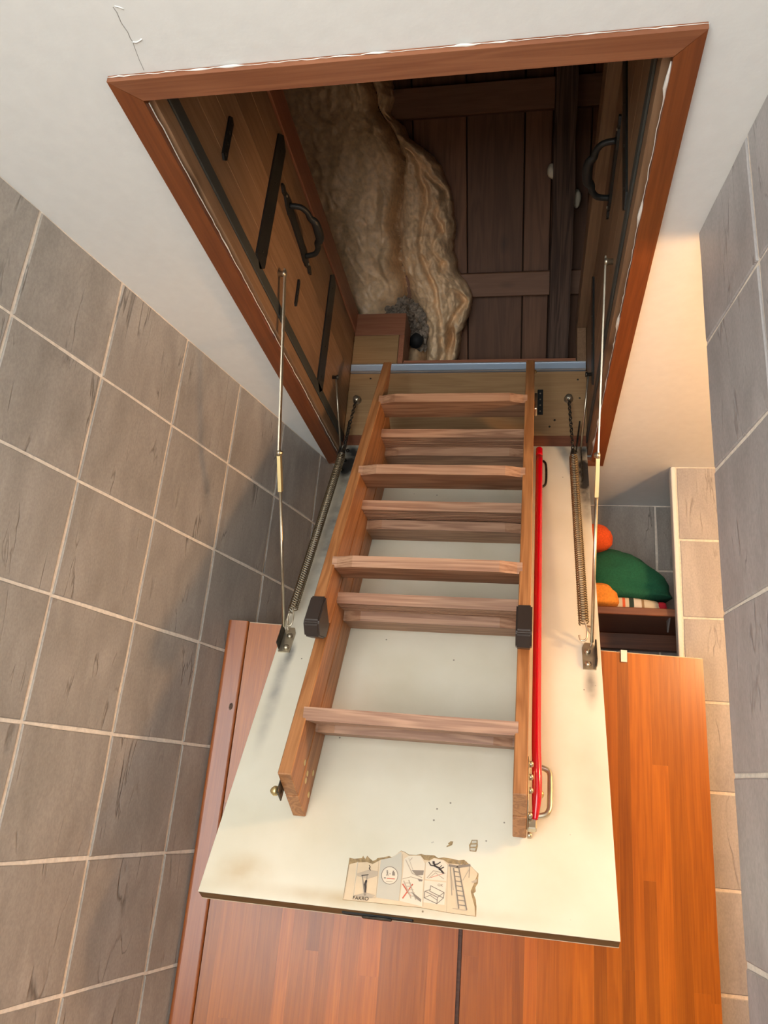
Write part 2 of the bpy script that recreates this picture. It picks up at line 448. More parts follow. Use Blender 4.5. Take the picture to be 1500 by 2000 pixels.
def tile_mesh(wd, ht):
    key = (round(wd, 3), round(ht, 3))
    if key not in tile_cache:
        tile_cache[key] = []
        for var in range(3 if min(wd, ht) > 0.1 else 1):
            rnd = random.Random(var * 97 + int(wd * 1000)); V = []
            hw, hh = wd / 2 - 0.0032, ht / 2 - 0.0032

            def ring(ins, y):
                out = []
                cs = [(-1, -1), (1, -1), (1, 1), (-1, 1)]
                for i in range(4):
                    a, b = cs[i], cs[(i + 1) % 4]
                    for t in (0, .33, .66):
                        x = (a[0] + (b[0] - a[0]) * t) * (hw - ins); z = (a[1] + (b[1] - a[1]) * t) * (hh - ins)
                        out.append([x, y, z])
                return out
            r0 = ring(0, 0); r1 = ring(0.0, -0.005); r2 = ring(0.0018, -0.0065)
            for i in range(12):
                dx, dz = rnd.uniform(-.0013, .0013), rnd.uniform(-.0013, .0013)
                for r in (r0, r1, r2):
                    r[i][0] += dx; r[i][2] += dz
            V = r0 + r1 + r2; F = []
            for k in (0, 12):
                for i in range(12):
                    j = (i + 1) % 12
                    F.append((k + i, k + j, k + 12 + j, k + 12 + i))
            F.append(tuple(range(24, 36)))
            me = bpy.data.meshes.new('tile'); me.from_pydata([tuple(v) for v in V], [], F); me.update()
            tile_cache[key].append(me)
    return tile_cache[key]


def tile_wall(parent, mat, org, ang, cols, zs):
    """org: point on the wall plane; ang: heading of the wall's own x axis; tiles face to its right-hand side (-y)"""
    dx = Vector((math.cos(ang), math.sin(ang), 0))
    for a, b in cols:
        for z0, z1 in zs:
            if b - a < .012 or z1 - z0 < .012: continue
            ms = random.choice(tile_mesh(b - a, z1 - z0))
            if not ms.materials: ms.materials.append(M[mat])
            o = link('tile', ms, parent, loc=Vector(org) + dx * (a + b) / 2 + Vector((0, 0, (z0 + z1) / 2)), rot=(0, 0, ang))
            o.material_slots[0].link = 'OBJECT'; o.material_slots[0].material = M[mat]


ZS = []
z = CE
while z > 0.001:
    ZS.append((max(0, z - TP), z)); z -= TP

AL = math.pi / 2 - 0.23477                    # heading of the left wall
AR = math.pi / 2 + 0.11566                    # heading of the right wall (towards +y)
LP = Vector((-.877, .891, 0)); LD = Vector((math.cos(AL), math.sin(AL), 0)); LN = Vector((LD.y, -LD.x, 0))
RP = Vector((.266, 1.112, 0)); RD = Vector((math.cos(AR), math.sin(AR), 0))


def slab(org, d, nrm, s0, s1, t, z0=0, z1=CE, rec=0.006):
    """wall body: face recessed by rec behind the tile face, thickness t away from the room"""
    V = []
    for zz in (z0, z1):
        for s, q in ((s0, rec), (s1, rec), (s1, rec + t), (s0, rec + t)):
            p = org + d * s - nrm * q; V.append(Vector((p.x, p.y, zz)))
    return V, [(0, 1, 2, 3)[::-1], (4, 5, 6, 7), (0, 1, 5, 4), (1, 2, 6, 5), (2, 3, 7, 6), (3, 0, 4, 7)]


REC = 0.0062
wl = struct('wall_left', slab(LP, LD, LN, -2.25, 1.60, .12, rec=.0022), 'grout')
cols = []
s = .089 - TP * 7
while s < 1.55:
    cols.append((s, min(s + TP, 1.545))); s += TP
tile_wall(wl, 'tile', LP - LN * (REC - .0005), AL, cols, ZS)

RN = Vector((-RD.y, RD.x, 0)); RN = RN if RN.x < 0 else -RN
wr = struct('wall_right', slab(RP, RD, RN, -2.52, 0.0, .10, rec=.0022), 'grout')
cols = [(-.002, .0)]
edges = [0.0, -.204]
while edges[-1] > -1.5: edges.append(edges[-1] - TP)
cols = [(-edges[i], -edges[i + 1]) for i in range(len(edges) - 1)]
tile_wall(wr, 'tile_r', RP - RN * (REC - .0005), AR + PI, cols, ZS)

# recess on the right, pillar, niche at the back
wp = struct('wall_pillar', box(.3895, .80, 2.0922, 2.118, 0, CE), 'grout')
tile_wall(wp, 'tile_l', (.399, 2.0965, 0), 0, [(0, .2135), (.2135, .40)], ZS)
mk('corner_bead', box(.3865, .3985, 2.0885, 2.119, 0, CE - .0005, .002), 'white', wp, label='white corner bead of the pillar')
wf = struct('wall_far', box(-.62, .80, 2.4047, 2.5, 0, CE), 'grout')
ed = [-.62, -.461, -.248, -.035, .1785 , .3895]
tile_wall(wf, 'tile', (0, 2.409, 0), 0, [(-.60, -.461), (-.461, -.248), (-.248, -.035), (-.035, .1785), (.1785, .392), (.392, .6055), (.6055, .80)], ZS)
struct('wall_niche_side', box(.80, .86, 2.12, 2.5, 0, CE), 'plaster')
struct('wall_recess', box(.80, 1.35, 2.0922, 2.1195, 0, CE), 'plaster')
struct('wall_recess_side', box(1.35, 1.43, -1.5, 2.2, 0, CE), 'plaster')
wn = struct('wall_near', box(-1.55, 1.35, -1.5, -1.4, 0, CE), 'plaster')
struct('floor', box(-1.6, 1.43, -1.5, 2.5, -.05, 0), 'floor')

# added fill light behind the camera: glowing sheet in a window-like frame
wi = struct('fill_panel_frame', join(box(-1.17, -1.10, -1.4, -1.36, .45, 2.15), box(.25, .32, -1.4, -1.36, .45, 2.15),
                             box(-1.17, .32, -1.4, -1.36, .38, .45), box(-1.17, .32, -1.4, -1.36, 2.15, 2.22)), 'white')
struct('pane', box(-1.10, .25, -1.395, -1.385, .45, 2.15), emit('fill_glow', COOL, FILL_E), wi)  # glowing sheet, added to brighten ceiling and walls

# ceiling with the hatch opening
HX0, HX1, HY0, HY1 = -.563, .173, .752, 2.04
ceil = struct('ceiling', join(box(-1.6, HX0, -1.5, 2.55, CE, CE + .03), box(HX1, 1.43, -1.5, 2.55, CE, CE + .03),
                              box(HX0, HX1, -1.5, HY0, CE, CE + .03), box(HX0, HX1, HY1, 2.55, CE, CE + .03)), 'plaster')


def ceil_line(pts, r):
    P = [pt(x, y, 2, CE - .0002) for x, y in pts]
    return tube(P, r, 5)


mk('crack', ceil_line([(221, 14), (228, 24), (237, 45), (249, 62), (255, 76), (259, 81)], .0006), 'crack', ceil, label='dark hairline crack near the hatch corner')
mk('crack', ceil_line([(259, 81), (264, 96), (272, 117), (281, 137)], .00035), 'crack', ceil)
mk('plaster_blister', ceil_line([(258, 82), (267, 83), (274, 79), (277, 76)], .0011), 'plaster', ceil, smooth=True)
mk('plaster_blister', ceil_line([(224, 12), (233, 14), (242, 18)], .0009), 'plaster', ceil, smooth=True)

# ------------------------------------------------------------------ hatch frame (box in the ceiling)
BX0, BX1, BY0, BY1 = -.545, .155, .765, 2.02
fr = thing('loft_hatch_frame', 'wooden hatch box with reddish mitred trim set into the white ceiling', 'hatch frame', (-.2, 1.4, CE))
TZ0, TZ1 = CE - .012, CE


def mitre(a, b, c, d, mat):
    V = []
    for zz in (TZ0, TZ1 - .0004):
        for p in (a, b, c, d): V.append(Vector((p[0], p[1], zz)))
    # small bevel on the room side
    V += [Vector(((p[0] * .94 + cx * .06), (p[1] * .94 + cy * .06), TZ0)) for p in () for cx, cy in ()]
    return V, [(0, 1, 2, 3), (7, 6, 5, 4), (0, 4, 5, 1), (1, 5, 6, 2), (2, 6, 7, 3), (3, 7, 4, 0)]


OX0, OX1, OY0, OY1 = -.592, .201, .728, 2.062
IX0, IX1, IY0, IY1 = -.553, .166, .763, 2.026
mk('trim_board', mitre((OX0, OY0), (OX1, OY0), (IX1, IY0), (IX0, IY0), 0), 'trim_x', fr, True, label='trim board along the near edge of the hatch')
mk('trim_board', mitre((OX0 + .0006, OY0 + .0008), (IX0 - .0004, IY0 + .001), (IX0, IY1), (OX0, OY1), 0), 'trim_y', fr, True)
mk('trim_board', mitre((OX1 - .0006, OY0 + .0008), (OX1, OY1), (IX1, IY1), (IX1 + .0004, IY0 + .001), 0), 'trim_y', fr, True)
mk('trim_board', mitre((OX0 + .001, OY1), (IX0, IY1 + .001), (IX1, IY1 + .001), (OX1 - .001, OY1), 0), 'trim_x', fr, True)


def ragged(p0, p1, rmin, rmax, n, seed):
    rnd = random.Random(seed); P = []; R = []
    for i in range(n + 1):
        t = i / n; p = Vector(p0).lerp(Vector(p1), t)
        P.append(p + Vector((rnd.uniform(-.0008, .0008), rnd.uniform(-.0008, .0008), 0)))
        R.append(max(.0004, rmin + (rmax - rmin) * max(0, noise.noise(Vector((t * n * .22, seed, 0))) * 2)))
    return tube(P, 1, 6, True, R)


mk('paint_bead', ragged((OX0, OY0 - .0006, CE - .004), (OX1, OY0 - .0006, CE - .004), .0003, .0030, 90, 3), 'white', fr, True, True, label='ragged white paint along the near trim')
mk('paint_bead', ragged((IX0 + .002, IY0 + .01, CE - .004), (IX0 + .002, IY1 - .03, CE - .004), .0009, .0014, 80, 8), 'white', fr, True, True)
mk('paint_bead', ragged((IX1 - .001, IY0 + .01, CE - .007), (IX1 - .001, IY1 - .03, CE - .007), .0006, .0034, 90, 5), 'white', fr, True, True)
mk('paint_bead', ragged((OX1 + .0006, OY0, CE - .003), (OX1 + .0006, OY1, CE - .003), .0006, .0016, 70, 11), 'white', fr, True, True)

# side walls of the box: glued staves
def staves(x0, x1, zs):
    for a, b in zip(zs[:-1], zs[1:]):
        mk('plank', box(x0, x1, BY0 - .013, BY1, a + .0004, b - .0004, .0006), 'ply_y', fr, True)


staves(BX0 - .018, BX0, [2.452, 2.512, 2.575, 2.64, 2.71, 2.785, 2.862])
staves(BX1, BX1 + .018, [2.452, 2.52, 2.60, 2.68, 2.77, 2.862])
mk('upper_lath', box(BX0 - .016, BX0 + .004, BY0, BY1 + .09, 2.865, 2.94, .0015), 'red_y', fr, True, label='reddish lath above the left box board')
mk('upper_lath', box(BX1 - .027, BX1 + .018, BY0, BY1 + .09, 2.865, 2.94, .0015), 'ply_y', fr, True, label='reddish lath above the right box board')
mk('near_board', box(BX0 + .0005, BX1 - .0005, BY0 - .018, BY0, 2.452, 2.86, .001), 'ply_x', fr, True)
# far wall of the box
mk('far_board', box(BX0 + .0005, BX1 - .0005, BY1, BY1 + .018, 2.512, 2.718, .0008), 'ply_x', fr, True)
mk('far_batten', box(BX0 + .0005, BX1 - .0005, BY1 - .002, BY1 + .018, 2.474, 2.511, .001), 'shelf', fr, True, label='dark brown batten above the door hinge line')
ap = mk('aluminium_profile', box(BX0 + .002, BX1 - .003, BY1 - .006, BY1 + .012, 2.7215, 2.744, .0006), 'alu', fr, True, label='blue-filmed aluminium profile across the far side')
mk('profile_lip', box(BX0 + .002, BX1 - .003, BY1 - .009, BY1 - .0055, 2.718, 2.7225), 'alu_edge', ap, True)
mk('profile_lip', box(BX0 + .002, BX1 - .003, BY1 - .009, BY1 - .0055, 2.7435, 2.746), 'alu_edge', ap, True)
mk('corner_block', box(BX0 + .001, -.404, BY1, BY1 + .10, 2.7465, 2.852, .0008), 'ply_x', fr, True, label='yellowish corner block above the profile')
mk('corner_cap', box(BX0 + .001, -.387, BY1 - .001, BY1 + .10, 2.853, 2.93, .0012), 'red_x', fr, True, label='reddish cap of the corner block')
mk('corner_cheek', box(-.403, -.387, BY1 + .001, BY1 + .10, 2.7465, 2.8525, .0008), 'red_y', fr, True)
mk('sill_strip', box(-.386, BX1 - .03, BY1 + .002, BY1 + .03, 2.7465, 2.757, .001), 'red_x', fr, True, label='low reddish sill strip behind the profile')
mk('sill_strip', box(-.386, BX1 - .03, BY1 + .012, BY1 + .05, 2.7575, 2.769, .001), 'red_x', fr, True)
mk('corner_upright', box(BX1 - .027, BX1 - .001, BY1 + .001, BY1 + .03, 2.7465, 2.864, .001), 'ply_y', fr, True)

# rubber seals
mk('rubber_seal', box(BX0, BX0 + .004, BY0 + .002, BY1 - .01, 2.484, 2.512, .001), 'seal', fr, True, label='dark rubber seal strip on the left board')
mk('rubber_seal', box(BX1 - .004, BX1, BY0 + .002, BY1 - .01, 2.484, 2.510, .001), 'seal', fr, True, label='dark rubber seal strip on the right board')


def strap(x, sx, y, z0, z1, wd, label=None, lean=0.0):
    poly = [(y - wd / 2, z0 + wd * .4), (y, z0), (y + wd / 2, z0 + wd * .4), (y + wd / 2 + lean, z1 - wd * .4), (y + lean, z1), (y - wd / 2 + lean, z1 - wd * .4)]
    b = prism(poly, .004 * sx, 0, x)
    o = mk('strap', b, 'black', fr, True, label=label)
    n = 4
    for i in range(n):
        t = (i + .5) / n
        p = (x + .004 * sx, y + lean * t, z0 + (z1 - z0) * t)
        mk('screw', bolt(p, (sx, 0, 0), .0028, .0015, 8), 'dark_steel', o, True)
    return o


strap(BX0, 1, 1.226, 2.500, 2.857, .050, 'black iron strap nearest the camera on the left board', .012)
strap(BX0, 1, 1.722, 2.492, 2.860, .052, 'black iron strap near the hinge on the left board', .003)
strap(BX0, 1, 1.003, 2.562, 2.660, .018)
strap(BX0, 1, 1.462, 2.575, 2.650, .012)
strap(BX1, -1, 1.130, 2.520, 2.850, .046, 'black iron strap nearest the camera on the right board', -.05)
strap(BX1, -1, 1.80, 2.550, 2.857, .046, 'black iron strap near the hinge on the right board', -.03)


def pull(x, sx, y0, y1, zc, tilt=0.0):
    def Z(y): return zc + tilt * (y - y0)
    L = y1 - y0; w_ = .010
    prof = [(0, .003), (.05, .010), (.10, .006), (.16, .015), (.24, .019), (.32, .015), (.5, .014), (.68, .015), (.76, .019), (.84, .015), (.90, .006), (.95, .010), (1, .003)]
    poly = [(y0 + t * L, Z(y0 + t * L) + h) for t, h in prof] + [(y0 + t * L, Z(y0 + t * L) - h) for t, h in reversed(prof)]
    o = mk('pull_handle', prism(poly, .005 * sx, 0, x), 'black', fr, True, label='black wrought-iron pull handle')
    path = [(.22, .004), (.24, .028), (.30, .040), (.36, .043), (.42, .052), (.58, .052), (.64, .043), (.70, .040), (.76, .028), (.78, .004)]
    P = smooth_path([(x + sx * h, y0 + t * L, Z(y0 + t * L)) for t, h in path], 4)
    R = [.0065 + .004 * math.exp(-((i / len(P) - .5) / .16) ** 2) for i in range(len(P))]
    mk('grip', tube(P, 1, 10, True, R), 'black', o, True, True)
    for t in (.28, .72):
        k = lathe([(0, .004), (.0, .010), (.004, .010), (.008, .006)], (x + sx * .050, y0 + (.36 if t < .5 else .64) * L, Z(y0 + t * L)), (sx, 0, 0), 12)
        mk('finial', k, 'black', o, True, True)
    for t in (.12, .88):
        mk('screw', bolt((x + .005 * sx, y0 + t * L, Z(y0 + t * L)), (sx, 0, 0), .003, .002, 8), 'steel', o, True)


pull(BX0, 1, 1.272, 1.535, 2.756, -.14)
pull(BX1, -1, 1.16, 1.41, 2.765, -.10)
# hinge plate, eye bolts and screws on the far board
hp = mk('hinge_plate', box(.017, .033, BY1 - .004, BY1, 2.577, 2.657, .0008), 'black', fr, True, label='small black hinge plate on the far board')
for i in range(4): mk('screw', bolt((.025, BY1 - .004, 2.587 + i * .019), (0, -1, 0), .0025, .0015, 8), 'steel', hp, True)
for x, lab in ((-.514, 'left'), (.104, 'right')):
    e = mk('eye_bolt', lathe([(0, .013), (.004, .013), (.005, .008), (.012, .008), (.013, .011), (.019, .010), (.021, .004)], (x, BY1, 2.626), (0, -1, -.1), 14), 'steel', fr, True, True,
           label='zinc eye bolt at the %s of the far board' % lab)
for x, zz in ((.066, 2.56), (.052, 2.54), (.13, 2.69), (-.48, 2.70), (.135, 2.63)):
    mk('screw', bolt((x, BY1, zz), (0, -1, 0), .003, .0012, 8), 'dark_steel', fr, True)

# ------------------------------------------------------------------ hatch door; local frame: x across, y up the door, z out of its upper face
TH = math.atan2(.874526, .48498)
DT = Vector((0, 2.00, 2.47)); DL = 1.278
dY = Vector((0, math.cos(TH), math.sin(TH))); dZ = Vector((0, -math.sin(TH), math.cos(TH)))


def D(u, v, d): return Vector((u, -v, d))                 # v = distance down the door
def DW(u, v, d): return DT - dY * v + dZ * d + Vector((u, 0, 0))


def dpt(px, py, d=0.0):
    """measured point of the photograph on the door's plane -> door coordinates"""
    r = CR * ((px - 750) / FPX) - CU * ((py - 1000) / FPX) + CF
    o = DT + dZ * d
    t = (o - CAMP).dot(dZ) / r.dot(dZ)
    Q = CAMP + r * t - DT
    return Vector((Q.x, Q.dot(dY), d))


door = thing('hatch_door', 'white-faced hatch door hanging open from the ceiling hatch, torn sticker on it', 'hatch door', DT, (TH, 0, 0))
DX0, DX1 = -.539, .152
mk('panel', box(DX0, DX1, -DL, 0, -.0016, 0, .0005), 'laminate', door)
mk('core', box(DX0 + .0006, DX1 - .0006, -DL + .0006, -.001, -.0250, -.0017), 'chipboard', door, label='brown wooden core seen along the lower edge')
mk('back_panel', box(DX0, DX1, -DL, 0, -.0265, -.0251, .0004), 'veneer_edge', door)
lk = mk('latch', box(-.29, -.17, -DL - .002, -DL + .03, -.020, -.011, .002), 'black', door, label='black latch let into the lower edge')
mk('latch_bolt', box(-.255, -.205, -DL - .006, -DL - .002, -.016, -.010, .0015), 'dark_steel', lk)


def ribbon(pts, wd, h=.0008, closed=False):
    """flat printed line in door coordinates"""
    P = [Vector(p) for p in pts]
    V, F = [], []
    segs = list(zip(P[:-1], P[1:])) + ([(P[-1], P[0])] if closed else [])
    for a, b in segs:
        t = (b - a).normalized(); n = Vector((-t.y, t.x, 0)) * wd / 2; e = t * wd * .3
        i = len(V); V += [a - e + n, a - e - n, b + e - n, b + e + n]; F.append((i, i + 1, i + 2, i + 3))
    for v in V: v.z = h
    return V, F


def st(zx, zy, h=.0): v = dpt(600 + zx / 3.75, 1600 + zy / 3.75); v.z = h; return v
def flat(zz, h): return [st(a, b, h) for a, b in zz], [tuple(range(len(zz)))]


sticker = mk('torn_sticker', ([st(*p, .0003) for p in [(310, 283), (345, 290), (400, 285), (410, 268), (425, 292), (440, 268), (455, 285), (480, 305), (500, 300), (515, 285), (560, 280), (600, 270), (620, 280), (650, 262), (688, 230), (715, 240), (745, 260), (800, 262), (835, 255), (860, 262), (930, 265), (960, 285), (1000, 280), (1060, 290), (1110, 302), (1150, 298), (1180, 325), (1200, 345), (1235, 380), (1255, 400), (1250, 470), (1232, 500), (1235, 530), (1218, 545), (1235, 590), (1240, 640), (1238, 715), (1020, 685), (830, 650), (540, 620), (260, 592)]], [tuple(range(41))]), 'glue', door,
             label='torn cream instruction sticker with pictograms near the lower edge')
mk('paper_layer', flat([(309, 332), (360, 318), (440, 315), (478, 330), (540, 298), (620, 283), (688, 234), (712, 243), (745, 266), (830, 266), (858, 300), (895, 304), (930, 284), (1000, 300), (1035, 325), (1190, 338), (1236, 384), (1248, 402), (1222, 470), (1198, 525), (1200, 545), (1226, 640), (1230, 710), (1020, 682), (830, 647), (540, 617), (263, 589)], .0006), 'paper', sticker)
mk('printed_panel', flat([(540, 298), (620, 283), (690, 240), (697, 400), (670, 600), (505, 575)], .0008), 'paper_grey', sticker)
mk('printed_panel', flat([(712, 290), (745, 270), (830, 270), (865, 330), (850, 430), (840, 640), (678, 600), (700, 420)], .0008), 'paper_pale', sticker)
mk('printed_panel', flat([(870, 320), (930, 292), (1000, 305), (1030, 340), (1018, 455), (865, 440)], .0008), 'paper_pale', sticker)
mk('printed_panel', flat([(860, 450), (1018, 465), (1005, 630), (850, 610)], .0008), 'paper_pale', sticker)
mk('printed_panel', flat([(365, 318), (375, 312), (345, 560), (338, 560)], .0008), 'paper_pale', sticker)
cir = [(605 + 60 * math.cos(k * PI / 12), 415 + 64 * math.sin(k * PI / 12)) for k in range(24)]
mk('printed_disc', flat(cir, .0010), 'paper_pale', sticker)
INK, GREY, PALE, RED = [], [], [], []


def ln(lst, pts, wd=.0011, h=.0013, closed=False): lst.append(ribbon([st(a, b) for a, b in pts], wd, h, closed))
def fl(lst, pts, h=.0012): lst.append(flat(pts, h))


ln(GREY, cir, .0010, closed=True)
# figures in the disc
for x, y, s_ in ((587, 395, 1), (632, 398, .9)):
    fl(GREY, [(x - 5 * s_, y - 18), (x + 5 * s_, y - 18), (x + 5 * s_, y - 8), (x - 5 * s_, y - 8)])
fl(GREY, [(582, 388), (594, 388), (592, 402), (596, 416), (590, 416), (587, 404), (582, 416), (577, 416), (584, 402)])
fl(GREY, [(624, 388), (642, 390), (643, 416), (622, 414)])
fl(GREY, [(603, 400), (612, 401), (612, 406), (603, 405)])
ln(RED, [(585, 436), (640, 440)], .0014); ln(GREY, [(565, 432), (575, 433)], .0018); ln(PALE, [(580, 458), (625, 461)], .0010)
# ceiling and climbing figure, first panel
fl(PALE, [(365, 400), (455, 372), (520, 385), (515, 418), (440, 440), (368, 418)])
ln(PALE, [(372, 318), (340, 560)], .0006); ln(PALE, [(338, 560), (500, 580)], .0006); ln(PALE, [(525, 310), (505, 575)], .0006); ln(PALE, [(700, 260), (690, 430), (672, 600)], .0006)
ln(PALE, [(865, 320), (848, 640)], .0006); ln(PALE, [(1030, 330), (1020, 680)], .0006); ln(PALE, [(308, 340), (268, 585)], .0005)
ln(INK, [(400, 415), (448, 410)], .0014); ln(GREY, [(405, 415), (420, 560)], .0016); ln(GREY, [(440, 412), (428, 560)], .0012)
ln(INK, [(455, 340), (462, 352), (455, 362), (464, 378)], .0012)
fl(INK, [(428, 448), (440, 446), (440, 462), (432, 476), (436, 500), (430, 540), (422, 540), (420, 500), (416, 480)])
fl(PALE, [(340, 562), (430, 540), (500, 560), (470, 580)])
# third panel: folded ladder drawings and red cross
ln(PALE, [(722, 300), (770, 400), (840, 430)], .0014); ln(PALE, [(700, 440), (760, 425), (845, 450)], .0012); ln(PALE, [(745, 290), (775, 375)], .0008)
fl(GREY, [(765, 375), (855, 378), (850, 412), (800, 415)]); fl(GREY, [(808, 438), (845, 445), (842, 458), (820, 458)])
ln(PALE, [(755, 303), (770, 286)], .0012)
ln(RED, [(700, 478), (755, 562)], .0022); ln(RED, [(772, 480), (700, 580)], .0022)
ln(PALE, [(708, 455), (760, 580)], .0018); ln(PALE, [(745, 450), (795, 590)], .0018)
for k in range(5): ln(PALE, [(722 + 9 * k, 470 + 24 * k), (760 + 9 * k, 470 + 24 * k)], .0010)
fl(GREY, [(762, 535), (785, 548), (835, 590), (832, 610), (800, 585)])
# falling figure
ln(INK, [(925, 315), (935, 345), (968, 362), (998, 398)], .0030); ln(INK, [(892, 318), (905, 340), (940, 346)], .0020)
ln(INK, [(935, 335), (955, 332), (975, 318)], .0018); ln(INK, [(965, 372), (1000, 355)], .0018); ln(INK, [(968, 362), (985, 342)], .0012); fl(INK, [(918, 310), (935, 312), (934, 332), (919, 330)])
ln(PALE, [(878, 432), (925, 380), (1010, 400)], .0014); ln(PALE, [(890, 436), (940, 395), (1000, 440)], .0012); ln(RED, [(905, 430), (1000, 400)], .0008)
# open tray drawing
ln(GREY, [(905, 490), (1003, 540), (998, 580), (898, 530), (905, 490)], .0011); ln(GREY, [(862, 530), (955, 575), (950, 622), (857, 578), (862, 530)], .0011)
ln(GREY, [(955, 575), (1003, 540)], .0011); ln(GREY, [(950, 622), (998, 580)], .0011); ln(GREY, [(862, 530), (905, 518)], .0009); ln(GREY, [(857, 578), (900, 560), (955, 598)], .0009)
# ladder drawing
ln(GREY, [(1042, 340), (1100, 352), (1190, 340)], .0040); ln(GREY, [(1095, 312), (1120, 345)], .0008); ln(GREY, [(1125, 310), (1118, 345)], .0008); ln(GREY, [(1170, 315), (1125, 345)], .0008)
ln(GREY, [(1048, 345), (1060, 560)], .0010); ln(GREY, [(1190, 350), (1185, 430)], .0010)
ln(GREY, [(1072, 362), (1110, 655)], .0022); ln(GREY, [(1110, 358), (1168, 665)], .0022)
for k in range(8): ln(GREY, [(1076 + 5.2 * k, 385 + 35 * k), (1116 + 6.6 * k, 392 + 35 * k)], .0014)
ln(PALE, [(1050, 370), (1070, 520)], .0012); ln(PALE, [(1190, 365), (1140, 450)], .0012); ln(PALE, [(1065, 655), (1170, 672)], .0010)
fl(PALE, [(1200, 460), (1245, 440), (1240, 465), (1215, 470)])
for i, (lst, mt) in enumerate(((INK, 'ink'), (GREY, 'ink_grey'), (PALE, 'ink_pale'), (RED, 'ink_red'))):
    v, f = join(*lst)
    for p in v: p.z += .00012 * (3 - i)
    mk('print', (v, f), mt, sticker)


def text(s_, p0, p1, mat, parent, bold=.0):
    """word laid along the door plane from st(p0) to st(p1)"""
    cu = bpy.data.curves.new('lettering', 'FONT'); cu.body = s_; cu.size = 1.0; cu.offset = bold
    tmp = bpy.data.objects.new('tmp', cu); C.objects.link(tmp)
    dg = bpy.context.evaluated_depsgraph_get()
    me = bpy.data.meshes.new_from_object(tmp.evaluated_get(dg))
    bpy.data.objects.remove(tmp)
    xs = [v.co.x for v in me.vertices]; x0, x1 = min(xs), max(xs)
    a, b = st(*p0), st(*p1); t = (b - a); sc = t.length / (x1 - x0); t.normalize(); n = Vector((-t.y, t.x, 0))
    for v in me.vertices:
        x, y = v.co.x - x0, v.co.y
        q = a + t * x * sc + n * y * sc * .95; v.co = (q.x, q.y, .0020)
    me.materials.clear(); me.materials.append(M[mat])
    return link('lettering', me, parent)


text('FAKRO', (335, 590), (448, 600), 'ink', sticker, .01)
text('OK', (956, 494), (994, 498), 'ink_grey', sticker)
# scraps of torn label above
for pts_ in ([(1185, 190), (1195, 175), (1205, 152), (1248, 152), (1250, 200), (1238, 240), (1190, 235)], ):
    sc = mk('label_scrap', flat(pts_, .0004), 'glue', door)
    mk('scrap_paper', join(flat([(1207, 160), (1240, 158), (1240, 176), (1205, 178)], .0007), flat([(1198, 188), (1240, 186), (1236, 202), (1196, 204)], .0007), flat([(1195, 212), (1234, 212), (1230, 232), (1195, 230)], .0007)), 'paper_grey', sc)
mk('label_scrap', flat([(1030, 180), (1050, 162), (1070, 164), (1062, 190), (1040, 200), (1020, 206), (1022, 196), (1040, 185)], .0004), 'glue', door)
mk('label_scrap', flat([(905, 170), (925, 163), (930, 170), (912, 178)], .0004), 'paper_grey', door)


# brackets, levers, springs ------------------------------------------------
def bracket(u, v, lab, s_):
    o = mk('lever_bracket', prism([(u - .013, -v - .042), (u + .013, -v - .042), (u + .014, -v + .012), (u + .008, -v + .026), (u - .008, -v + .026), (u - .014, -v + .012)], .003, 2, 0), 'steel', door,
           label='zinc lever bracket at the %s of the door' % lab)
    mk('cheek', box(u - .013 * s_ - .0015, u - .013 * s_ + .0015, -v - .036, -v + .018, .003, .026, .001), 'dark_steel', o)
    mk('rivet', bolt(D(u + .003 * s_, v + .030, .003), (0, 0, 1), .0065, .006), 'steel', o, smooth=True)
    mk('rivet', bolt(D(u + .003 * s_, v - .002, .003), (0, 0, 1), .0065, .006), 'steel', o, smooth=True)
    mk('hook_bolt', tube(smooth_path([D(u - .004 * s_, v - .015, .004), D(u - .006 * s_, v - .03, .02), D(u - .004, v - .046, .030), D(u + .008, v - .040, .036)], 5), .0022, 8), 'steel', o, smooth=True)
    return o


bracket(-.520, .722, 'left', 1)
bracket(.128, .722, 'right', -1)


def coil(p0, p1, r, wr, turns, n=14):
    p0, p1 = Vector(p0), Vector(p1); t = (p1 - p0).normalized(); a = t.orthogonal().normalized(); b = t.cross(a)
    L = (p1 - p0).length; N = turns * n
    return [p0 + t * L * i / N + (a * math.cos(2 * PI * i / n) + b * math.sin(2 * PI * i / n)) * r for i in range(N + 1)]


def spring(u0, u1, lab, group):
    t = thing('tension_spring', lab, 'spring', DW(u1, .70, .035), (TH, 0, 0), group)
    off = Vector((u1, -.70, .035))
    top, bot = D(u0, .125, .060) - off, D(u1, .675, .040) - off
    mk('coil', tube(coil(top, bot, 0.0098, .0016, 82, 10), .0015, 5), 'spring', t, smooth=True)
    d = (top - bot).normalized()
    mk('hook', tube(smooth_path([bot + Vector((0, 0, .009)), bot + Vector((.003, -.006, .007)), bot + Vector((.006, -.020, .0)), bot + Vector((.004, -.036, -.008)), bot + Vector((-.006, -.038, -.010)), bot + Vector((-.010, -.028, -.006))], 5), .0019, 8), 'steel', t, smooth=True)
    mk('end_cone', tube([top - d * .004, top + d * .012, top + d * .028], 1, 12, True, [.0085, .0075, .0045]), 'dark_steel', t, smooth=True)
    return t, top + d * .030, off


TUR = []
for u0, u1, lab in ((-.508, -.514, 'long steel coil spring along the left edge of the door'), (.110, .117, 'long steel coil spring along the right edge of the door')):
    TUR.append(spring(u0, u1, lab, 'coil springs of the hatch door'))


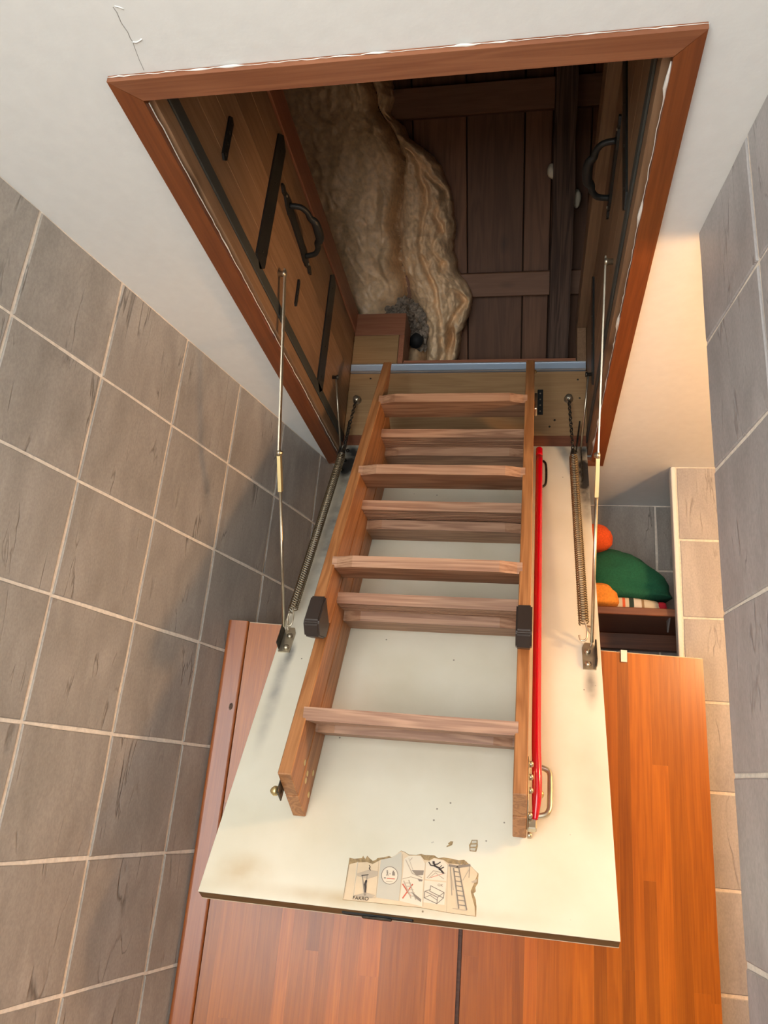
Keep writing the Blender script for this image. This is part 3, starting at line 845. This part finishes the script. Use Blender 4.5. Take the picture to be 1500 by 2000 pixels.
def torus(c, t, nrm, R1, R2, r, n=12, m=6):
    """stadium ring: centre c, long axis t, normal nrm"""
    t = t.normalized(); b = nrm.cross(t).normalized(); P = []
    for k in range(n):
        a = 2 * PI * k / n; P.append(c + t * R1 * math.cos(a) + b * R2 * math.sin(a))
    V, F = [], []
    for i in range(n):
        tt = (P[(i + 1) % n] - P[i - 1]).normalized(); a_ = nrm.normalized(); b_ = tt.cross(a_)
        for k in range(m):
            an = 2 * PI * k / m; V.append(P[i] + a_ * r * math.cos(an) + b_ * r * math.sin(an))
        for k in range(m):
            F.append((i * m + k, i * m + (k + 1) % m, ((i + 1) % n) * m + (k + 1) % m, ((i + 1) % n) * m + k))
    return V, F


for (spr, top, off), ex, lab in zip(TUR, (-.514, .104), ('left', 'right')):
    a = Vector((ex, BY1 - .018, 2.618)); m_ = ROOT[spr]; b = m_ @ top
    ch = thing('chain', 'dark link chain from the %s eye bolt down to the coil spring' % lab, 'chain', a, (0, 0, 0))
    L = (b - a).length; n = max(4, int(L / .0125)); d = (b - a).normalized(); s1 = d.orthogonal().normalized(); s2 = d.cross(s1)
    for i in range(n):
        c = d * L * (i + .5) / n
        mk('chain_link', torus(c, d, s1 if i % 2 else s2, L / n * .62, .0042, .0014), 'dark_steel', ch, smooth=True)


def flatbar(p0, p1, wn, w_, t_):
    p0, p1 = Vector(p0), Vector(p1); d = (p1 - p0).normalized(); wn = Vector(wn); wn = (wn - d * wn.dot(d)).normalized(); q = d.cross(wn)
    V = []
    for p in (p0, p1):
        for a, b in ((-1, -1), (1, -1), (1, 1), (-1, 1)): V.append(p + wn * a * w_ / 2 + q * b * t_ / 2)
    return V, [(0, 1, 2, 3), (7, 6, 5, 4), (0, 4, 5, 1), (1, 5, 6, 2), (2, 6, 7, 3), (3, 7, 4, 0)]


def lever(xp, xk, ub, s_, lab, xb):
    piv = Vector((xp, 1.335, 2.57)); kn = Vector((xk, 1.453, 2.199)); kn2 = kn + Vector((0, .043, -.072)); br = DW(ub, .710, .022)
    t = thing('support_lever', lab, 'lever', piv, (0, 0, 0), 'jointed levers holding the hatch door')
    mk('pivot', lathe([(0, .006), (.010, .006), (.0105, .0075), (.017, .0075)], (xb, piv.y, piv.z), (s_, 0, 0), 14), 'steel', t, True, True)
    mk('upper_bar', flatbar(piv + Vector((s_ * .001, 0, .012)), kn, (0, 1, 0), .0125, .0030), 'steel', t, True)
    mk('joint', lathe([(0, .008), (.006, .008), (.007, .0055), (.011, .004)], kn + Vector((-s_ * .003, 0, 0)), (s_, 0, 0), 14), 'steel', t, True, True)
    mk('sleeve', flatbar(kn + Vector((0, 0, .004)), kn2, (0, 1, 0), .013, .0075), 'brass', t, True, label='yellow zinc sleeve')
    mk('lower_rod', tube([kn2 + (kn - kn2) * .2, br], .0036, 8), 'steel', t, True, True)
    # slim upper stay next to the door hinge
    o = thing('hinge_stay', 'slim steel stay rod between the %s box board and the door hinge' % ('left' if s_ > 0 else 'right'), 'stay', (xb, 1.834, 2.60))
    e = DW(ub, .055, .030)
    mk('rod', tube([Vector((xb + s_ * .010, 1.834, 2.60)), e], .0028, 8), 'steel', o, True, True)
    mk('pivot', lathe([(0, .005), (.012, .005), (.013, .007), (.018, .007)], (xb, 1.834, 2.60), (s_, 0, 0), 12), 'dark_steel', o, True, True)
    mk('hinge_arm', flatbar(e, DW(ub - s_ * .002, .16, .012), dZ, .016, .003), 'dark_steel', o, True)
    mk('hinge_arm', flatbar(e + Vector((s_ * .012, 0, 0)), Vector((xb + s_ * .022, 1.99, 2.535)), dZ, .018, .004), 'dark_steel', o, True)
    for q in (.03, .075, .12): mk('rivet', bolt(DW(ub + s_ * .012, q, .001), dZ, .0055, .006), 'dark_steel', o, True, True)


lever(-.532, -.530, -.530, 1, 'jointed steel lever from the left box board down to the door', BX0)
lever(.141, .1325, .133, -1, 'jointed steel lever from the right box board down to the door', BX1)

# ------------------------------------------------------------------ folding ladder
lad = thing('folding_ladder', 'three-section pine ladder folded up on the open hatch door', 'ladder', DT, (TH, 0, 0))
UL0, UL1, UR0, UR1 = -.408, -.384, -.016, .007


def stile(u0, u1, v0, v1, d0, d1, cut=0.0, cutb=0.0):
    # profile in (y, z) extruded along x; cut = slanted upper end, cutb = slanted lower end
    poly = [(-v1 - cutb, d1), (-v0 , d1), (-v0 - cut, d0), (-v1, d0)]
    v, f = prism([(a, b) for a, b in poly], u1 - u0, 0, u0)
    bm = bmesh.new(); vs_ = [bm.verts.new(p) for p in v]
    for q in f: bm.faces.new([vs_[i] for i in q])
    bmesh.ops.recalc_face_normals(bm, faces=bm.faces[:])
    bmesh.ops.bevel(bm, geom=bm.edges[:], offset=.0015, segments=1, affect='EDGES')
    bm.verts.index_update()
    r = ([x.co.copy() for x in bm.verts], [tuple(x.index for x in q.verts) for q in bm.faces]); bm.free()
    return r


cT, sT = math.cos(TH), math.sin(TH)


def tread(v, d, flip, stick):
    """horizontal board: front lower edge at (v, d) of the door frame, .080 deep, .024 thick"""
    def L(yy, zz):       # world offset (y back, z up) from the front lower edge -> local (y,z)
        return Vector((0, yy * cT + zz * sT, -yy * sT + zz * cT))
    o = Vector((0, -v, d))
    dep, th = .078, .0235
    prof = []
    if flip:
        prof = [(0, th), (0, 0)]
        y = .012
        while y < dep - .010:
            prof += [(y, 0), (y, .0045), (y + .0055, .0045), (y + .0055, 0)]; y += .0108
        prof += [(dep, 0), (dep, th)]
    else:
        prof = [(0, th), (0, 0), (dep, 0), (dep, th)]
    u0, u1 = UL1 - .006, UR0 + .006
    xs = [(u0, 0), (UL1 + .004, 0), (UL1 + .038, -stick), (UR0 - .038, -stick), (UR0 - .004, 0), (u1, 0)]
    V, F = [], []; n = len(prof)
    for x, off in xs:
        for i, (a, b) in enumerate(prof):
            V.append(o + Vector((x, 0, 0)) + L(a + (off if i < 2 else 0), b))
    for k in range(len(xs) - 1):
        for i in range(n): F.append((k * n + i, k * n + (i + 1) % n, (k + 1) * n + (i + 1) % n, (k + 1) * n + i))
    F.append(tuple(range(n))[::-1]); F.append(tuple(range((len(xs) - 1) * n, len(xs) * n)))
    return V, F


def section(name, lab, d0, d1, v0, v1, rungs, flip, stick, cut=0, cutb=0):
    e = bpy.data.objects.new(name, None); C.objects.link(e); e.parent = lad; e['label'] = lab; e.empty_display_size = .05; ROOT[e] = ROOT[lad]
    mk('stile', stile(UL0, UL1, v0, v1, d0, d1, cut, cutb), 'pine_v', e)
    mk('stile', stile(UR0, UR1, v0, v1, d0, d1, cut, cutb), 'pine_v', e)
    for v, d in rungs: mk('tread', tread(v, d, flip, stick), 'pine_x', e)
    return e


s1 = section('ladder_section', 'upper ladder section lying on the door', .001, .071, .02, 1.13, [(v, .069) for v in (.144, .436, .725, .998)], False, .008)
s2 = section('ladder_section', 'middle ladder section with grooved treads facing down', .0745, .1445, .03, 1.13, [(v, .1425) for v in (.158, .447, .741, 1.022)], True, .0)
s3 = section('ladder_section', 'lower ladder section in front, black plastic feet at its end', .148, .220, -.092, .80, [(v, .217) for v in (.114, .412, .712)], False, .010, cut=.20, cutb=.055)

for u0, u1, sgn in ((UL0 - .003, UL1 + .003, 1), (UR0 - .003, UR1 + .003, -1)):
    # plastic foot: chunky cap over the stile end
    poly = [(-.797, .226), (-.862, .228), (-.869, .225), (-.878, .200), (-.850, .160), (-.815, .160)]
    vf = prism(poly, u1 - u0, 0, u0)
    bm = bmesh.new(); vv = [bm.verts.new(p) for p in vf[0]]
    for q in vf[1]: bm.faces.new([vv[i] for i in q])
    bmesh.ops.recalc_face_normals(bm, faces=bm.faces[:]); bmesh.ops.bevel(bm, geom=bm.edges[:], offset=.003, segments=2, affect='EDGES'); bm.verts.index_update()
    vf = ([x.co.copy() for x in bm.verts], [tuple(x.index for x in q.verts) for q in bm.faces]); bm.free()
    mk('foot_cap', vf, 'plastic', s3)

# joint hardware at the lower ends of the two rear sections
for yy, zz in ((1.404, 1.574), (1.430, 1.556), (1.424, 1.544), (1.455, 1.520), (1.470, 1.558)):
    q = ROOT[lad].inverted() @ Vector((UL1, yy, zz))
    mk('screw', bolt((UL1, q.y, q.z), (1, 0, 0), .0055, .0012, 12), 'brass', s2 if q.z > .073 else s1)
mk('joint_bolt', lathe([(0, .003), (.006, .003), (.0065, .008), (.012, .0085), (.017, .005), (.019, .002)], Vector((UL0, -1.138, .10)), (-1, 0, 0), 14), 'brass', s2, smooth=True, label='round yellow zinc bolt head at the lower left')
mk('joint_strap', box(UL0 - .003, UL0, -1.148, -1.118, .085, .115, .001), 'dark_steel', s2)
mk('joint_strap', box(UR1, UR1 + .0025, -1.125, -1.045, .02, .12, .001), 'steel', s2, label='zinc joint plate at the lower right')
for v, d in ((1.055, .105), (1.075, .098), (1.095, .09), (1.12, .055), (1.13, .03), (1.135, .015)):
    mk('joint_bolt', bolt(D(UR1 + .002, v - .004, d), (1, 0, 0), .0055, .008), 'steel', s2, smooth=True)

# red handrail
hr = mk('handrail', tube(smooth_path([D(.0225, .146, .098), D(.0225, .150, .098), D(.0225, .17, .097), D(.0225, .2, .096), D(.022, .5, .090), D(.0215, .8, .084), D(.0215, .97, .080), D(.0225, 1.03, .076), D(.0235, 1.07, .068), D(.0225, 1.10, .056), D(.021, 1.118, .046)], 5), .0085, 16, True,
                         [.005, .0070, .008] + [.0085] * 38 + [.0085, .0084, .0082, .0078, .0072, .0066, .006, .0055, .005, .005]), 'red', lad, smooth=True, label='bright red tubular handrail beside the right stile')
mk('rail_lug', box(.009, .024, -1.135, -1.105, .034, .048, .002), 'steel', hr)
mk('stirrup', tube(smooth_path([D(.020, 1.016, .040), D(.036, 1.018, .040), D(.0455, 1.026, .040), D(.0465, 1.045, .040), D(.0460, 1.075, .040), D(.0445, 1.095, .040), D(.036, 1.106, .040), D(.012, 1.110, .040)], 5), .0050, 10), 'steel', lad, smooth=True, label='yellow zinc stirrup bracket at the foot of the handrail')
mk('stirrup_bolt', bolt(D(.030, 1.07, .040), (0, 0, 1), .006, .010), 'brass', lad, smooth=True)
mk('stirrup', tube(smooth_path([D(.022, .080, .012), D(.036, .085, .012), D(.042, .105, .012), D(.042, .17, .012), D(.036, .19, .012), D(.022, .195, .012)], 4), .0032, 8), 'dark_steel', lad, smooth=True)
mk('screw', bolt(D(UR1, -.08, .19), (1, 0, 0), .005, .006), 'brass', s3, smooth=True)
mk('top_catch', box(UR1, UR1 + .008, -.075, .0, .150, .175, .002), 'steel', s3)

# ------------------------------------------------------------------ cabinet below the hatch
CAZ = math.atan(.16)
cx0, cy0 = -.684, 1.6896
cab = thing('cabinet', 'lacquered orange-brown cabinet with two tall glued-stave doors below the hatch', 'cabinet', (cx0, cy0, 0), (0, 0, CAZ))
HT = 1.877
body = join(box(.085, .105, .03, .175, .0, HT - .03), box(1.07, 1.09, .03, .20, .0, HT - .03), box(.105, 1.07, .03, .175, HT - .055, HT - .035), box(.105, 1.07, .03, .175, .04, .06), box(.565, .583, .03, .175, .06, HT - .055))
mk('body', body, 'shelf', cab)
# corner post with rounded edge
def round_post(x0, x1, y0, y1, z0, z1, r):
    poly = [(x1, y1), (x0, y1), (x0, y0 + r)] + [(x0 + r - r * math.cos(a), y0 + r - r * math.sin(a)) for a in (PI / 8, PI / 4, 3 * PI / 8)] + [(x0 + r, y0)]
    poly += [(x1 - r * .6, y0)] + [(x1 - r * .6 + r * .6 * math.sin(a), y0 + r * .6 - r * .6 * math.cos(a)) for a in (PI / 6, PI / 3)] + [(x1, y0 + r * .6)]
    return prism(poly, z1 - z0, 2, z0)


po = mk('corner_post', round_post(.003, .0505, -.006, .014, 0, HT + .002, .008), 'post', cab, label='rounded pine corner post at the left with a dark knot')
mk('knot', prism([(.036, 1.676), (.041, 1.680), (.042, 1.687), (.039, 1.693), (.034, 1.690), (.033, 1.681)], .0006, 1, -.0064), 'rafter', po)


def stave_door(x0, x1, z0, z1, seed):
    o = mk('door', box(x0 + .0005, x1 - .0005, .012, .026, z0, z1), 'post', cab)
    rnd = random.Random(seed); x = x0; 
    while x < x1 - .001:
        wdt = min(rnd.choice((.022, .026, .030, .034, .044)), x1 - x)
        if x1 - x - wdt < .012: wdt = x1 - x
        zz = z1; first = True
        while zz > z0 + .001:
            ln_ = rnd.uniform(.15, .95) if first else rnd.uniform(.4, .95); first = False
            za = max(z0, zz - ln_)
            if za - z0 < .1: za = z0
            mk('stave', box(x + .00003, x + wdt - .00003, rnd.uniform(0, .0001), .012, za + .00003, zz - .00003), 'beech', o)
            zz = za
        x += wdt
    mk('edge_strip', box(x0, x1, .001, .025, z1, z1 + .0015), 'veneer_edge', o)
    return o


d1 = stave_door(.0515, .5675, .06, HT, 4)
d2 = stave_door(.5765, 1.094, .06, HT, 9)
hk = mk('over_door_hook', join(box(.907, .922, -.0035, -.001, HT - .022, HT + .006, .0008), box(.907, .922, -.003, .030, HT + .0035, HT + .006, .0005), box(.907, .922, .0275, .030, HT - .02, HT + .0055, .0005)), 'alu_edge', cab, label='small chrome hook clipped over the right door')

# ------------------------------------------------------------------ niche shelf and laundry
sh = thing('niche_shelf', 'dark brown wooden shelf inside the tiled niche behind the cabinet', 'shelf', (0, 2.26, 2.03))
mk('board', box(-.55, .46, 2.125, 2.40, 2.032, 2.053, .002), 'shelf', sh, True)
mk('batten', box(-.55, .46, 2.372, 2.400, 1.985, 2.0315, .001), 'shelf', sh, True)
mk('bracket', prism([(2.14, 2.0315), (2.18, 2.0315), (2.18, 2.000)], .004, 0, .375), 'alu_edge', sh, True, label='small white angle bracket under the shelf')


def cloth(c, rx, ry, rz, seed, pw=.75, amp=.12, fsc=9, nu=36, nv=18, flat_=0.25, sway=0.0, fold=None):
    """soft bundle: squashed super-ellipsoid with folds and a flattened underside"""
    V, F = [], []
    for j in range(nv + 1):
        ph = -PI / 2 + PI * j / nv
        for i in range(nu):
            th = 2 * PI * i / nu
            sg = lambda x, e: math.copysign(abs(x) ** e, x)
            x = sg(math.cos(ph), pw) * sg(math.cos(th), pw); y = sg(math.cos(ph), pw) * sg(math.sin(th), pw); z_ = sg(math.sin(ph), pw)
            if z_ < 0: z_ *= flat_
            p = Vector((x * rx, y * ry, z_ * rz))
            k = 1 + amp * noise.fractal(Vector((p.x * fsc + seed, p.y * fsc, p.z * fsc * 2.2)), 1.0, 2.0, 3)
            p *= k; p.z = max(p.z, -flat_ * rz)
            if fold: p = fold(p, x, y, z_)
            V.append(Vector(c) + p)
        if j:
            for i in range(nu): F.append(((j - 1) * nu + i, (j - 1) * nu + (i + 1) % nu, j * nu + (i + 1) % nu, j * nu + i))
    F.append(tuple(range(nu))[::-1]); F.append(tuple(range(nv * nu, (nv + 1) * nu)))
    return V, F


ZS_ = 2.0535


def tagged(name, vf, mat, lab, cat, group=None):
    o = mk(name, vf, mat, None, smooth=True); o['label'] = lab; o['category'] = cat
    if group: o['group'] = group
    return o


tw = tagged('striped_towel', cloth((.285, 2.235, ZS_ + .012), .085, .075, .030, 3, .6, .10, 14, flat_=.4), 'stripes', 'folded cream towel with red and dark stripes under the green blanket', 'towel')
tagged('amber_cloth', cloth((.168, 2.15, ZS_ + .012), .078, .055, .052, 11, .7, .16, 16, flat_=.28), 'amber', 'amber orange cloth bunched at the shelf front beside the striped towel', 'cloth')
tagged('crimson_sock', cloth((.365, 2.20, ZS_ + .0065), .015, .03, .026, 5, .7, .10, 20, 20, 10, flat_=.25), 'crimson', 'small crimson cloth end at the right edge of the shelf', 'cloth')


def gfold(p, x, y, z_):
    # slopes down to the right with a drooping front lip and one long crease
    t = max(0, p.x / .14)
    p.z *= 1 - .42 * t ** 2.2
    cr = math.exp(-((p.z - (.020 - .10 * p.x)) / .006) ** 2) * (1 if y < -.1 else 0)
    p.y += .018 * cr
    return p


tagged('green_blanket', cloth((.255, 2.275, ZS_ + .062), .150, .098, .135, 21, .85, .07, 10, 56, 36, flat_=.20, fold=gfold), 'green', 'dark green blanket folded in a heap on the niche shelf', 'blanket')
tagged('orange_towel', cloth((.170, 2.215, ZS_ + .215), .070, .055, .040, 33, .75, .10, 16, flat_=.9), 'orange', 'bright orange towel lying on top of the green blanket', 'towel')

# ------------------------------------------------------------------ attic: roof boards, purlins, rafter, spray foam
A50 = math.radians(50)
R0 = Vector((0, 2.438, 2.822)); RS = 1.06; Re = Vector((0, -math.cos(A50), math.sin(A50))); Rm = Vector((0, -math.sin(A50), -math.cos(A50)))
# local frame for the roof: x across, y up the slope, z = out of the roof towards the attic room... built right-handed
RROT = math.atan2(Re.z, Re.y)                                    # rotation about x taking +y to Re
zloc = Vector((0, -math.sin(RROT), math.cos(RROT)))
SG = 1 if zloc.dot(Rm) > 0 else -1                               # sign that makes z point to the attic room


def rthing(name, lab, cat, kind=None):
    o = thing(name, lab, cat, R0, (RROT, 0, 0)); o.scale = (RS, RS, RS); return o


def rbox(x0, x1, t0, t1, o0, o1, bev=.001): return box(x0, x1, t0, t1, min(SG * o0, SG * o1), max(SG * o0, SG * o1), bev)


roof = rthing('roof_boarding', 'dim brown boards lining the sloping attic roof', 'roof boards')
xs = [-1.15, -.98, -.81, -.66, -.52, -.365, -.205, -.035, .045, .155, .30, .46, .62]
for i, (a, b) in enumerate(zip(xs[:-1], xs[1:])):
    o = mk('board', rbox(a + .002, b - .002, -.25, 1.45, -.022 - .003 * (i % 2), -.003 * (i % 2)), 'roof', roof)
pu = []
for k, (t0, t1) in enumerate(((.865, .945), (.355, .425))):
    p = rthing('purlin', ('upper' if k == 0 else 'lower') + ' pale horizontal batten crossing the dim roof boards', 'batten')
    mk('beam', rbox(-1.15, .62, t0, t1, .0008, .045, .002), 'purlin', p)
    o = p.children[0] if p.children else None
ra = rthing('rafter', 'rough dark rafter running up the attic roof over the battens', 'rafter')
V, F = [], []
N = 40
for i in range(N + 1):
    t = -.25 + 1.7 * i / N
    j = .004 * noise.noise(Vector((t * 6, 0, 0))); j2 = .005 * noise.noise(Vector((t * 7, 3, 0)))
    for a, b in ((.046 + j, .046), (.108 + j2, .046), (.106 + j2, .125), (.048 + j, .125)):
        V.append(Vector((a, t, SG * b)))
    if i:
        for q in range(4): F.append(((i - 1) * 4 + q, (i - 1) * 4 + (q + 1) % 4, i * 4 + (q + 1) % 4, i * 4 + q))
F += [(0, 1, 2, 3), (N * 4 + 3, N * 4 + 2, N * 4 + 1, N * 4)]
mk('beam', (V, F), 'rafter', ra)


def blob(c, r, seed, n=14):
    return cloth(c, r[0], r[1], r[2], seed, .9, .35, 28, 18, 12, flat_=1)


for c, r, lab in (((.044, .70, SG * .085), (.014, .022, .02), 'small pale foam blob stuck to the left edge of the dark rafter'), ((.117, .62, SG * .07), (.012, .026, .018), 'small pale foam blob stuck to the right edge of the dark rafter')):
    o = mk('foam_blob', blob((0, 0, 0), r, c[1] * 30), 'foam_l', None, smooth=True)
    o.location = Matrix.LocRotScale(R0, __import__('mathutils').Euler((RROT, 0, 0)), Vector((RS, RS, RS))) @ Vector(c); o.rotation_euler = (RROT, 0, 0)
    o['label'] = lab; o['category'] = 'foam'

# spray foam sheet
EDGE = [(-.25, -.27), (.15, -.245), (.185, -.231), (.257, -.214), (.330, -.186), (.376, -.193), (.45, -.235), (.525, -.241), (.623, -.237), (.70, -.266), (.765, -.309), (.818, -.374), (.882, -.420), (.913, -.408), (.972, -.420), (1.1, -.43), (1.45, -.44)]
CREASE = [(-.25, -.33), (.25, -.34), (.34, -.385), (.45, -.40), (.56, -.418), (.66, -.40), (.76, -.385), (.80, -.40), (.9, -.46), (1.45, -.50)]


def interp(tab, t):
    for (a, x), (b, y) in zip(tab[:-1], tab[1:]):
        if a <= t <= b: return x + (y - x) * (t - a) / (b - a)
    return tab[-1][1] if t > tab[-1][0] else tab[0][1]


V, F = [], []
NT, NX = 300, 220
for i in range(NT + 1):
    t = -.22 + 1.6 * i / NT
    xe = interp(EDGE, t) + .012 * noise.noise(Vector((t * 22, 1.3, 0))) + .005 * noise.noise(Vector((t * 70, 4, 0)))
    xc = interp(CREASE, t) + .010 * noise.noise(Vector((t * 16, 7, 0)))
    for j in range(NX + 1):
        q = j / NX; x = xe - (xe + 1.10) * (q ** 1.9)
        e = xe - x
        th = .055 + .085 * (1 - math.exp(-e / .03))                         # body
        if x > xc:
            w_ = max(.02, xe - xc); k = (x - xc) / w_
            th = .06 + .075 * math.sqrt(max(0, 1 - (2 * min(max(k, 0), 1) - 1) ** 2)) + .008 * math.sin(k * 14 + t * 5) * k
            th += .030 * noise.noise(Vector((x * 15, t * 5, 2)))
        th -= .065 * math.exp(-((x - xc) / .010) ** 2)
        x2 = xc + (xe - xc) * (.50 + .30 * noise.noise(Vector((t * 7, 2, 2))))
        th -= .028 * math.exp(-((x - x2) / .008) ** 2) * (1 if t < .78 else .3)
        x3 = xc + (xe - xc) * (.78 + .25 * noise.noise(Vector((t * 13, 5, 2))))
        th -= .05 * math.exp(-((x - x3) / .010) ** 2) * max(0, noise.noise(Vector((t * 11, 6, 2))) + .35) * 1.6
        xl = xc - .030 - .02 * noise.noise(Vector((t * 8, 9, 2)))
        th += .020 * math.exp(-((x - xl) / .016) ** 2) * max(0, noise.noise(Vector((t * 12, 3, 8))) + .4) * 2
        th += .016 * noise.fractal(Vector((x * 9, t * 7, 5)), 1.0, 2.0, 4)
        near = math.exp(-max(0, xc - x) / .07)
        th += near * .016 * noise.noise(Vector((x * 34, t * 16, 1))) + near * .012 * noise.noise(Vector((x * 70, t * 60, 4))) + near * .005 * noise.noise(Vector((x * 150, t * 140, 4))) + .003 * noise.noise(Vector((x * 55, t * 42, 1)))
        rg = noise.noise(Vector((x * 18 + t * 10, t * 14, 9)))
        th += .005 * max(0, 1 - abs(rg) * 12)
        # hollow around the duct
        dd = math.hypot((x + .40) / .075, (t - .285) / .085); th -= .06 * math.exp(-dd ** 4)
        if j == 0: th = .001
        elif j == 1: th = min(th, .045)
        V.append(Vector((x, t, SG * max(.001, th))))
    if i:
        for j in range(NX):
            a = (i - 1) * (NX + 1) + j; b = i * (NX + 1) + j
            F.append((a, a + 1, b + 1, b) if SG > 0 else (a, b, b + 1, a + 1))
mk('gap_backing', rbox(-1.3, .8, -.3, 1.5, -.045, -.030), 'rafter', roof)  # added sheet behind the boards, stops world light at their gaps
fo = rthing('spray_foam', 'lumpy cream spray foam covering the left side of the attic roof', 'insulation')
mk('foam_sheet', (V, F), 'foam', fo, smooth=True)

wo = rthing('wool_wrapped_duct', 'black duct end wrapped in grey-brown mineral wool at the bottom of the foam', 'duct')
wv = cloth((-.405, .305, SG * .075), .075, .050, .055, 50, .9, .6, 40, 70, 44, flat_=1)
mk('mineral_wool', wv, 'wool', wo, smooth=False)
mk('mineral_wool', cloth((-.350, .270, SG * .085), .040, .062, .052, 70, .9, .45, 40, 50, 34, flat_=1), 'wool', wo)
mk('duct', tube([Vector((-.352, .245, SG * .06)), Vector((-.352, .238, SG * .158))], .021, 20), 'pipe', wo, smooth=True)

# the other roof slope and gables, seen only from other positions
struct('wall_attic_near', box(-1.2, .7, -.2, -.15, 2.48, 4.6), 'purlin')
struct('floor_attic', join(box(-1.25, BX0 - .02, -.2, 2.8, CE + .031, CE + .04), box(BX1 + .02, .75, -.2, 2.8, CE + .031, CE + .04)), 'purlin')
struct('wall_attic_left', box(-1.25, -1.2, -.2, 2.8, 2.48, 4.6), 'purlin')
struct('wall_attic_right', box(.7, .75, -.2, 2.8, 2.48, 4.6), 'purlin')
struct('ceiling_attic', box(-1.25, .75, -.2, 1.5, 3.95, 4.0), 'purlin')

# ------------------------------------------------------------------ lamps of the room (outside the frame)
cl = thing('ceiling_lamp', 'small round white ceiling lamp in front of the hatch', 'lamp', (-.25, .38, CE))
mk('base', lathe([(0, .07), (.012, .07), (.014, .065)], (-.25, .38, CE), (0, 0, -1), 28), 'white', cl, True, True)
mk('diffuser', lathe([(.0145, .058), (.024, .056), (.034, .046), (.040, .030), (.042, .010)], (-.25, .38, CE), (0, 0, -1), 28), emit('lamp_glass', SOFT, CEIL_LAMP_E), cl, True, True)
wlp = thing('pendant_lamp', 'small warm globe lamp hanging in the recess behind the right wall', 'lamp', (.92, 1.125, CE))
mk('rose', lathe([(0, .03), (.010, .03), (.016, .008)], (.92, 1.125, CE), (0, 0, -1), 20), 'white', wlp, True, True)
mk('cord', tube([(.92, 1.125, CE - .012), (.92, 1.125, 2.12)], .003, 8), 'black', wlp, True)
mk('globe', lathe([(h_ * 1.8, r_ * 1.75) for h_, r_ in [(0, .012), (.004, .022), (.014, .034), (.028, .042), (.042, .044), (.058, .041), (.072, .032), (.082, .018), (.086, .006)]], (.92, 1.125, 2.12), (0, 0, -1), 24), emit('warm_globe', WARM, WALL_LAMP_E), wlp, True, True)
